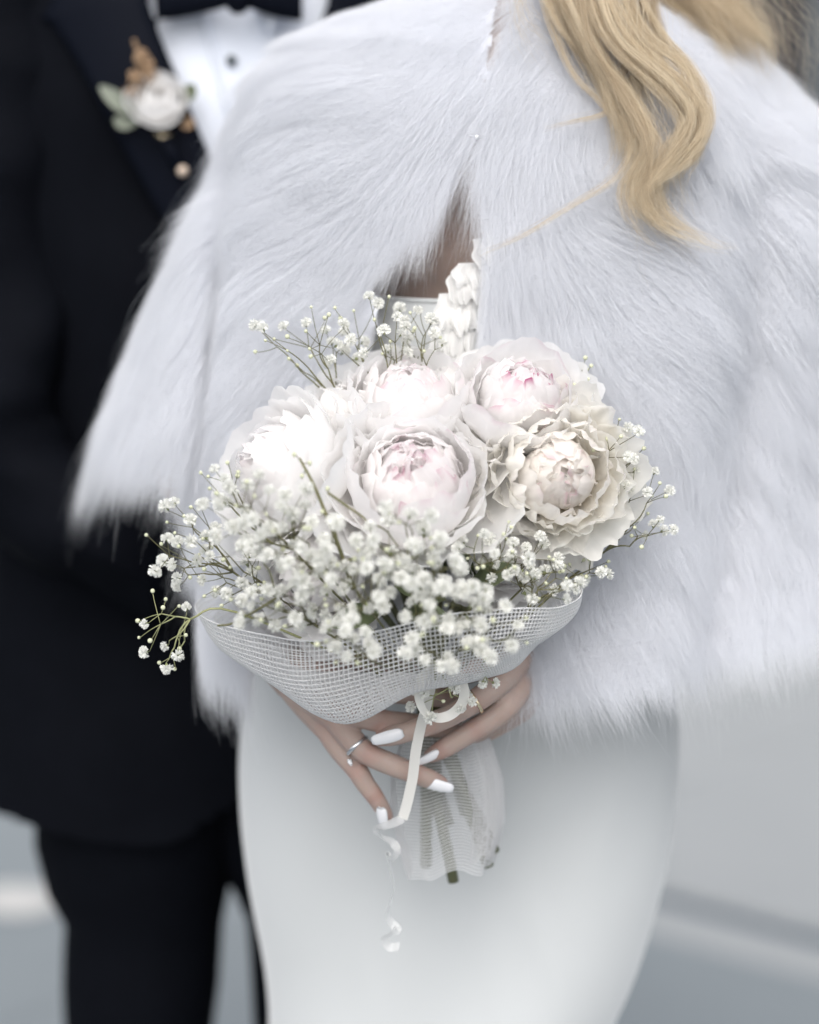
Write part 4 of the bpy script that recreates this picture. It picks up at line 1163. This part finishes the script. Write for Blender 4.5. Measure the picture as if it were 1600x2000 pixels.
SP = [ # head, rx, ry, depth m, Y, blossoms, buds, size, label
 ((505, 1000), 85, 60, .03, -.100, 14, 3, .0078, 'soft cluster of white blossoms in front of the left peony'),
 ((575, 1055), 75, 55, .03, -.115, 13, 2, .0080, 'blurred white blossoms under the green upright stem'),
 ((355, 1065), 55, 70, .03, -.035, 14, 9, .0072, 'crisp white blossoms reaching out at the left against the black suit'),
 ((450, 1120), 60, 55, .03, -.060, 10, 6, .0068, 'white blossoms with thin dark stalks above the net at left'),
 ((545, 1185), 80, 40, .02, -.105, 11, 3, .0072, 'row of white blossoms along the upper net edge at left'),
 ((690, 1140), 75, 55, .03, -.125, 13, 2, .0080, 'dense white blossoms below the blush peony, left of the dark gap'),
 ((785, 1055), 75, 55, .03, -.120, 12, 2, .0082, 'blurred white blossoms in front of the blush peony'),
 ((835, 1125), 65, 50, .03, -.125, 10, 2, .0082, 'large soft blossoms above the dark gap in the middle'),
 ((885, 1185), 85, 35, .02, -.130, 8, 2, .0084, 'plump blossoms resting on the net rim in the middle'),
 ((965, 1075), 55, 45, .03, -.085, 9, 5, .0068, 'white blossoms below the cream peony, left part'),
 ((1045, 1095), 60, 36, .03, -.060, 6, 5, .0066, 'few round blossoms with brown stalks under the cream peony'),
 ((1065, 1135), 60, 34, .03, -.075, 7, 5, .0068, 'round blossoms just above the net rim at right'),
 ((1215, 880), 42, 55, .02, -.010, 8, 6, .0058, 'upper airy sprig at the right edge of the cream peony'),
 ((1262, 990), 48, 66, .02, -.010, 8, 8, .0055, 'airy sprig at far right hanging over the fur'),
 ((1155, 1105), 38, 26, .02, -.020, 4, 6, .0055, 'small sprig with seed buds below the cream peony at right'),
 ((600, 660), 90, 45, .03, .040, 10, 12, .0060, 'budding blurred sprig above the left peony'),
 ((735, 640), 75, 48, .03, .045, 12, 9, .0064, 'blurred sprig above the top peony'),
 ((825, 650), 40, 38, .02, .045, 6, 3, .0066, 'small group of blurred blossoms below the bodice edge'),
 ((1140, 735), 28, 28, .015, .045, 0, 9, .0050, 'tiny green budding sprig beside the magenta edged peony'),
 ((685, 1250), 50, 42, .02, -.145, 6, 1, .0078, 'blossoms drooping over the net at left of middle'),
 ((860, 1262), 85, 45, .02, -.145, 7, 2, .0076, 'blossoms drooping over the net in the middle'),
 ((975, 1235), 55, 40, .02, -.135, 5, 2, .0070, 'blossoms drooping over the net at right'),
 ((430, 945), 32, 36, .02, -.070, 5, 3, .0068, 'faint sprig rising at upper left of the bouquet'),
]
for i, s in enumerate(SP):
    near = s[4] < -.05
    sprig(s[0], s[1], s[2], s[3], s[4] - (.03 if s[4] < -.095 else 0), int(s[5] * (1.75 if near else 1.25)), s[6] + (4 if near else 2), s[7] * (.86 if near else .95), s[8], 3000 + i)
sprig((320, 1220), 48, 75, .02, -.040, 5, 12, .0058, 'curling pale sprig with buds at far left over black suit', 3101, pale=True, entry=(440, 1190, -.05), ksub=5)
sprig((862, 1368), 50, 34, .015, -.055, 7, 4, .0058, 'sprig hanging through the ribbon loop before the fingers', 3102, pale=True, entry=(845, 1290, -.085))
sprig((950, 1325), 16, 22, .01, -.06, 3, 1, .0050, 'pair of blossoms hanging below the net over the hand', 3104, pale=True, entry=(940, 1250, -.1))
# upright green stem in front of the left peony
root = empty('babys_breath_sprig', P(660, 1065, -.115), 'upright bare green stem with forks before the left peony', 'flower sprig', 'sprigs of tiny white blossoms in the bouquet')
g_ = Geo()
for pts, r0, r1 in (([(690, 1150, -.10), (662, 1068, -.118), (635, 1000, -.12), (612, 945, -.118), (585, 895, -.112)], .0021, .0011), ([(640, 962, -.12), (680, 990, -.122), (718, 1020, -.122), (728, 1065, -.12)], .0011, .0009), ([(718, 1020, -.122), (752, 1035, -.12), (778, 1068, -.118)], .0009, .0006),
                    ([(660, 1068, -.118), (632, 1040, -.115), (622, 1060, -.113)], .0006, .0004), ([(662, 1068, -.118), (655, 1035, -.121), (640, 1015, -.12)], .0006, .0004),
                    ([(690, 1092, -.11), (620, 1112, -.112), (545, 1165, -.11), (460, 1215, -.09), (425, 1222, -.085)], .0014, .0008), ([(540, 1168, -.11), (528, 1120, -.11), (515, 1100, -.108)], .0008, .0006)):
    q = smooth_path([P(*p) for p in pts], 18); g_.tube(q, np.linspace(r0, r1, 18), 6)
g_.build('stem', M['stem'], root)
for (x, y, yy) in ((605, 905, -.112), (640, 955, -.119), (575, 888, -.112), (630, 1000, -.121), (590, 930, -.114)):
    o = bpy.data.objects.new('bud', BUM[0]); o.matrix_basis = Matrix.Translation(Vector(P(x, y, yy))) @ Matrix.Diagonal((.0022, .0022, .0022, 1)); link(o, root)
    st = np.asarray(g_.v); nr_ = st[np.argmin(np.linalg.norm(st - P(x, y, yy), axis=1))]
    gt = Geo(); gt.tube(bez(nr_, (nr_ + P(x, y, yy)) / 2 + np.array([.001, 0, .001]), P(x, y, yy), 5), .0004, 4); gt.build('stalk', M['stem'], root)
# dark filler leaves deep between the flowers
lf = empty('greenery', P(900, 1160, -.03), 'dark green leaves deep in the gap between blossoms', 'foliage')
for i, (x, y, Y, dx, dy) in enumerate([(905, 1150, -.055, 45, -25), (870, 1165, -.065, -45, -15), (790, 1185, -.07, 45, 15), (740, 1190, -.07, -45, 12), (930, 1120, -.04, -30, -45)]):
    leaf(lf, 'leaf', [(x, y, Y + .03), (x + dx, y + dy, Y), (x + dx * 2.2, y + dy * 2 + 6, Y + .005)], .011, M['leaf'], (0.2, -.8, .5))

# ------------------------------------------------------------------ net wrap
wrap = empty('net_wrap', BIND, 'white open mesh net wrapped round the bouquet like a collar', 'wrapping')
def threads(Sg, mat, name, rad=.00040, skip_u=1, skip_v=1, closed=False, rv=None):
    """Sg (nv, nu, 3): one tube for every column and row of the surface grid"""
    g = Geo(); nv, nu = Sg.shape[:2]
    for i in range(0, nu, skip_u): g.tube(Sg[:, i], rad, 3, cap=False)
    for j in range(0, nv, skip_v):
        p = Sg[j]; g.tube(np.vstack([p, p[:1]]) if closed else p, rv or rad, 3, cap=False)
    o = g.build(name, mat, wrap); o['kind'] = 'stuff'
    return o
thw = np.linspace(-math.pi, math.pi, 250, endpoint=False)
deg = np.degrees(thw)
cxy = P(838, 1300, .03)
def per(tab):
    t = np.asarray(tab, float); t = np.vstack([t[-1:] - [[360, 0]], t, t[:1] + [[360, 0]]])
    q = np.linspace(t[0, 0], t[-1, 0], 2000); yv = np.interp(q, t[:, 0], t[:, 1]); kk = np.hanning(121); kk /= kk.sum()
    yv = np.convolve(np.pad(yv, 60, 'edge'), kk, 'valid'); return np.interp(deg, q, yv)
rimR = per([(-165, .14), (-120, .17), (-90, .207), (-60, .182), (-35, .155), (-10, .142), (15, .138), (45, .140), (75, .128), (95, .118), (130, .11), (165, .13)])
rimPy = per([(-165, 1100), (-120, 1130), (-90, 1180), (-60, 1232), (-40, 1245), (-20, 1222), (0, 1200), (20, 1192), (45, 1185), (70, 1158), (90, 1120), (130, 1080), (165, 1080)])
belR = per([(-165, .10), (-120, .125), (-90, .150), (-60, .132), (-35, .120), (-10, .115), (15, .112), (45, .112), (75, .108), (95, .100), (130, .09), (165, .095)])
belPy = per([(-165, 1240), (-120, 1260), (-90, 1285), (-65, 1345), (-48, 1400), (-36, 1418), (-25, 1402), (-8, 1345), (10, 1325), (30, 1305), (50, 1275), (75, 1205), (95, 1160), (130, 1160), (165, 1200)])
nvw = 46
Sg = np.zeros((nvw, len(thw), 3))
for i, t in enumerate(thw):
    dx, dy = math.sin(t), -math.cos(t)
    def pt(r, pyv):
        x = cxy[0] + dx * r; y = cxy[1] + dy * r
        px_ = 800; z = P(px_, pyv, y)[2]
        return np.array([x, y, z])
    c0 = pt(.018, 1335); c1 = pt(.06, 1318); c2 = pt(belR[i] * .82, (belPy[i] + 1318) / 2 + 14); c3 = pt(belR[i], belPy[i]); c4 = pt((belR[i] + rimR[i]) / 2 + .008, (belPy[i] * .62 + rimPy[i] * .38)); c5 = pt(rimR[i], rimPy[i])
    q = smooth_path([c0, c1, c2, c3, c4, c5], 200)
    d = np.concatenate([[0], np.cumsum(np.linalg.norm(np.diff(q, axis=0), axis=1))]); s = np.linspace(0, d[-1], nvw)
    Sg[:, i] = np.stack([np.interp(s, d, q[:, k]) for k in range(3)], -1)
fw = Field(.05, 55)
shp = Sg.shape; flat = Sg.reshape(-1, 3)
wgt = np.repeat(np.linspace(0, 1, nvw), len(thw))[:, None]
Sg = (flat + fw(flat) * .0045 * wgt + Field(.012, 56)(flat) * .0005).reshape(shp)
threads(Sg, M['net'], 'net_collar', .00064, closed=True)
S3 = np.roll(Sg, 1, 1) * .5 + Sg * .5; ctr = np.array([cxy[0], cxy[1], 0])
S3 = S3[:, np.abs(deg + 75) < 38]; S3[..., :2] = ctr[:2] + (S3[..., :2] - ctr[:2]) * .96; S3[..., 2] += .005
threads(S3[14:-4], M['net'], 'net_fold', .00045)
g_ = Geo(); g_.tube(np.vstack([Sg[-1], Sg[-1][:1]]), .0006, 5, cap=False); g_.build('net_rim', M['net'], wrap)
# tail of the net around the stems
def tail(lx, rx, Yc, dep, th0, th1, nu, nv, name, seed, bot=1690, jag=26):
    """gathered net hanging round the stems: pleated, with an uneven cut edge"""
    S2 = np.zeros((nv, nu, 3)); tt = np.linspace(th0, th1, nu)
    ends = bot + jag * wob(tt / 6.28, seed, (1.3, 2.9, 6.1), (1, .8, .4))
    pl = wob(tt / 6.28, seed + 3, (4, 7, 11), (1, .8, .6))
    for i in range(nu):
        pys = np.linspace(1395, ends[i], nv)
        for j, pyv in enumerate(pys):
            a = interp(lx, pyv); b = interp(rx, pyv); A = P(a, pyv, Yc); B = P(b, pyv, Yc); c = (A + B) / 2; h = (B[0] - A[0]) / 2
            k = 1 + .16 * pl[i] * (.3 + .7 * j / nv)
            S2[j, i] = (c[0] + h * k * math.sin(tt[i]), Yc - dep * k * math.cos(tt[i]), c[2])
    f = S2.reshape(-1, 3); S2 = (f + Field(.03, seed)(f) * .0018).reshape(S2.shape)
    threads(S2, M['net'], name, .00028, rv=.00050)
tail([(1395, 790), (1500, 765), (1580, 770), (1660, 785), (1712, 800)], [(1395, 920), (1450, 945), (1520, 970), (1600, 980), (1660, 972), (1712, 945)], .045, .026, -1.9, 2.2, 96, 48, 'net_tail', 61)
tail([(1395, 890), (1500, 905), (1580, 925), (1660, 925), (1712, 915)], [(1395, 925), (1450, 955), (1520, 975), (1600, 982), (1660, 966), (1712, 932)], .038, .012, -2.0, 2.4, 40, 44, 'net_tail_fold', 62, 1675, 20)

# ------------------------------------------------------------------ ribbon
M['sheer'] = sheet_mat('sheer ribbon', (0.88, 0.88, 0.87), trans=0.4, rough=0.15)
_nt = M['sheer'].node_tree; _o = next(n for n in _nt.nodes if n.type == 'OUTPUT_MATERIAL'); _s = _o.inputs[0].links[0].from_socket
_t = N(_nt, 'ShaderNodeBsdfTransparent'); _m = N(_nt, 'ShaderNodeMixShader'); _m.inputs[0].default_value = .45
_nt.links.new(_s, _m.inputs[1]); _nt.links.new(_t.outputs[0], _m.inputs[2]); _nt.links.new(_m.outputs[0], _o.inputs[0])
rib = empty('ribbon', P(845, 1400, -.03), 'narrow white satin ribbon looped at the hands and trailing down in curls', 'ribbon')
def strip(pts, wid, tw, name, n=60):
    """pts (px,py,Y); tw: list of (t, angle deg) of the strip's width direction, 0 = across the picture, 90 = edge on"""
    q = smooth_path([P(*p) for p in pts], n); T = np.gradient(q, axis=0); T /= np.linalg.norm(T, axis=1)[:, None]
    V = []; 
    for j in range(n):
        cdv = q[j] - CAM; cdv /= np.linalg.norm(cdv); s = np.cross(T[j], cdv); s /= np.linalg.norm(s) + 1e-9; d = np.cross(s, T[j])
        a = math.radians(interp(tw, j / (n - 1))); wdir = s * math.cos(a) + d * math.sin(a)
        V += [q[j] - wdir * wid / 2, q[j] + d * .0004, q[j] + wdir * wid / 2]
    mesh(name, V, grid_faces(3, n), M['sheer'] if name == 'ribbon_curl' else M['ribbon'], rib)
strip([(862, 1300, -.045), (830, 1315, -.060), (818, 1350, -.066), (826, 1385, -.064), (850, 1402, -.058), (882, 1395, -.054), (905, 1368, -.056), (903, 1335, -.058), (880, 1308, -.05), (858, 1298, -.04)], .0085, [(0, 60), (.2, 20), (.4, 50), (.55, -10), (.75, 5), (1, 60)], 'ribbon_loop')
strip([(850, 1300, -.035), (838, 1360, -.032), (822, 1420, -.030), (812, 1470, -.028), (806, 1520, -.024), (795, 1570, -.020), (786, 1600, -.018)], .0088, [(0, 30), (.4, 10), (1, 0)], 'ribbon_tail')
strip([(786, 1598, -.018), (772, 1606, -.021), (752, 1613, -.022), (736, 1620, -.018), (745, 1634, -.010), (766, 1645, -.006), (776, 1662, -.010), (765, 1680, -.012), (758, 1668, -.006), (762, 1698, -.002), (770, 1730, -.003), (763, 1762, -.008), (757, 1790, -.006), (768, 1806, -.002), (776, 1816, -.008), (762, 1824, -.012), (752, 1834, -.006), (762, 1850, -.002), (780, 1848, -.006)], .0078,
      [(0, 0), (.12, 35), (.22, 75), (.3, 20), (.4, 80), (.5, 70), (.58, 86), (.66, 60), (.74, 10), (.84, 70), (.92, 10), (1, 30)], 'ribbon_curl', 140)
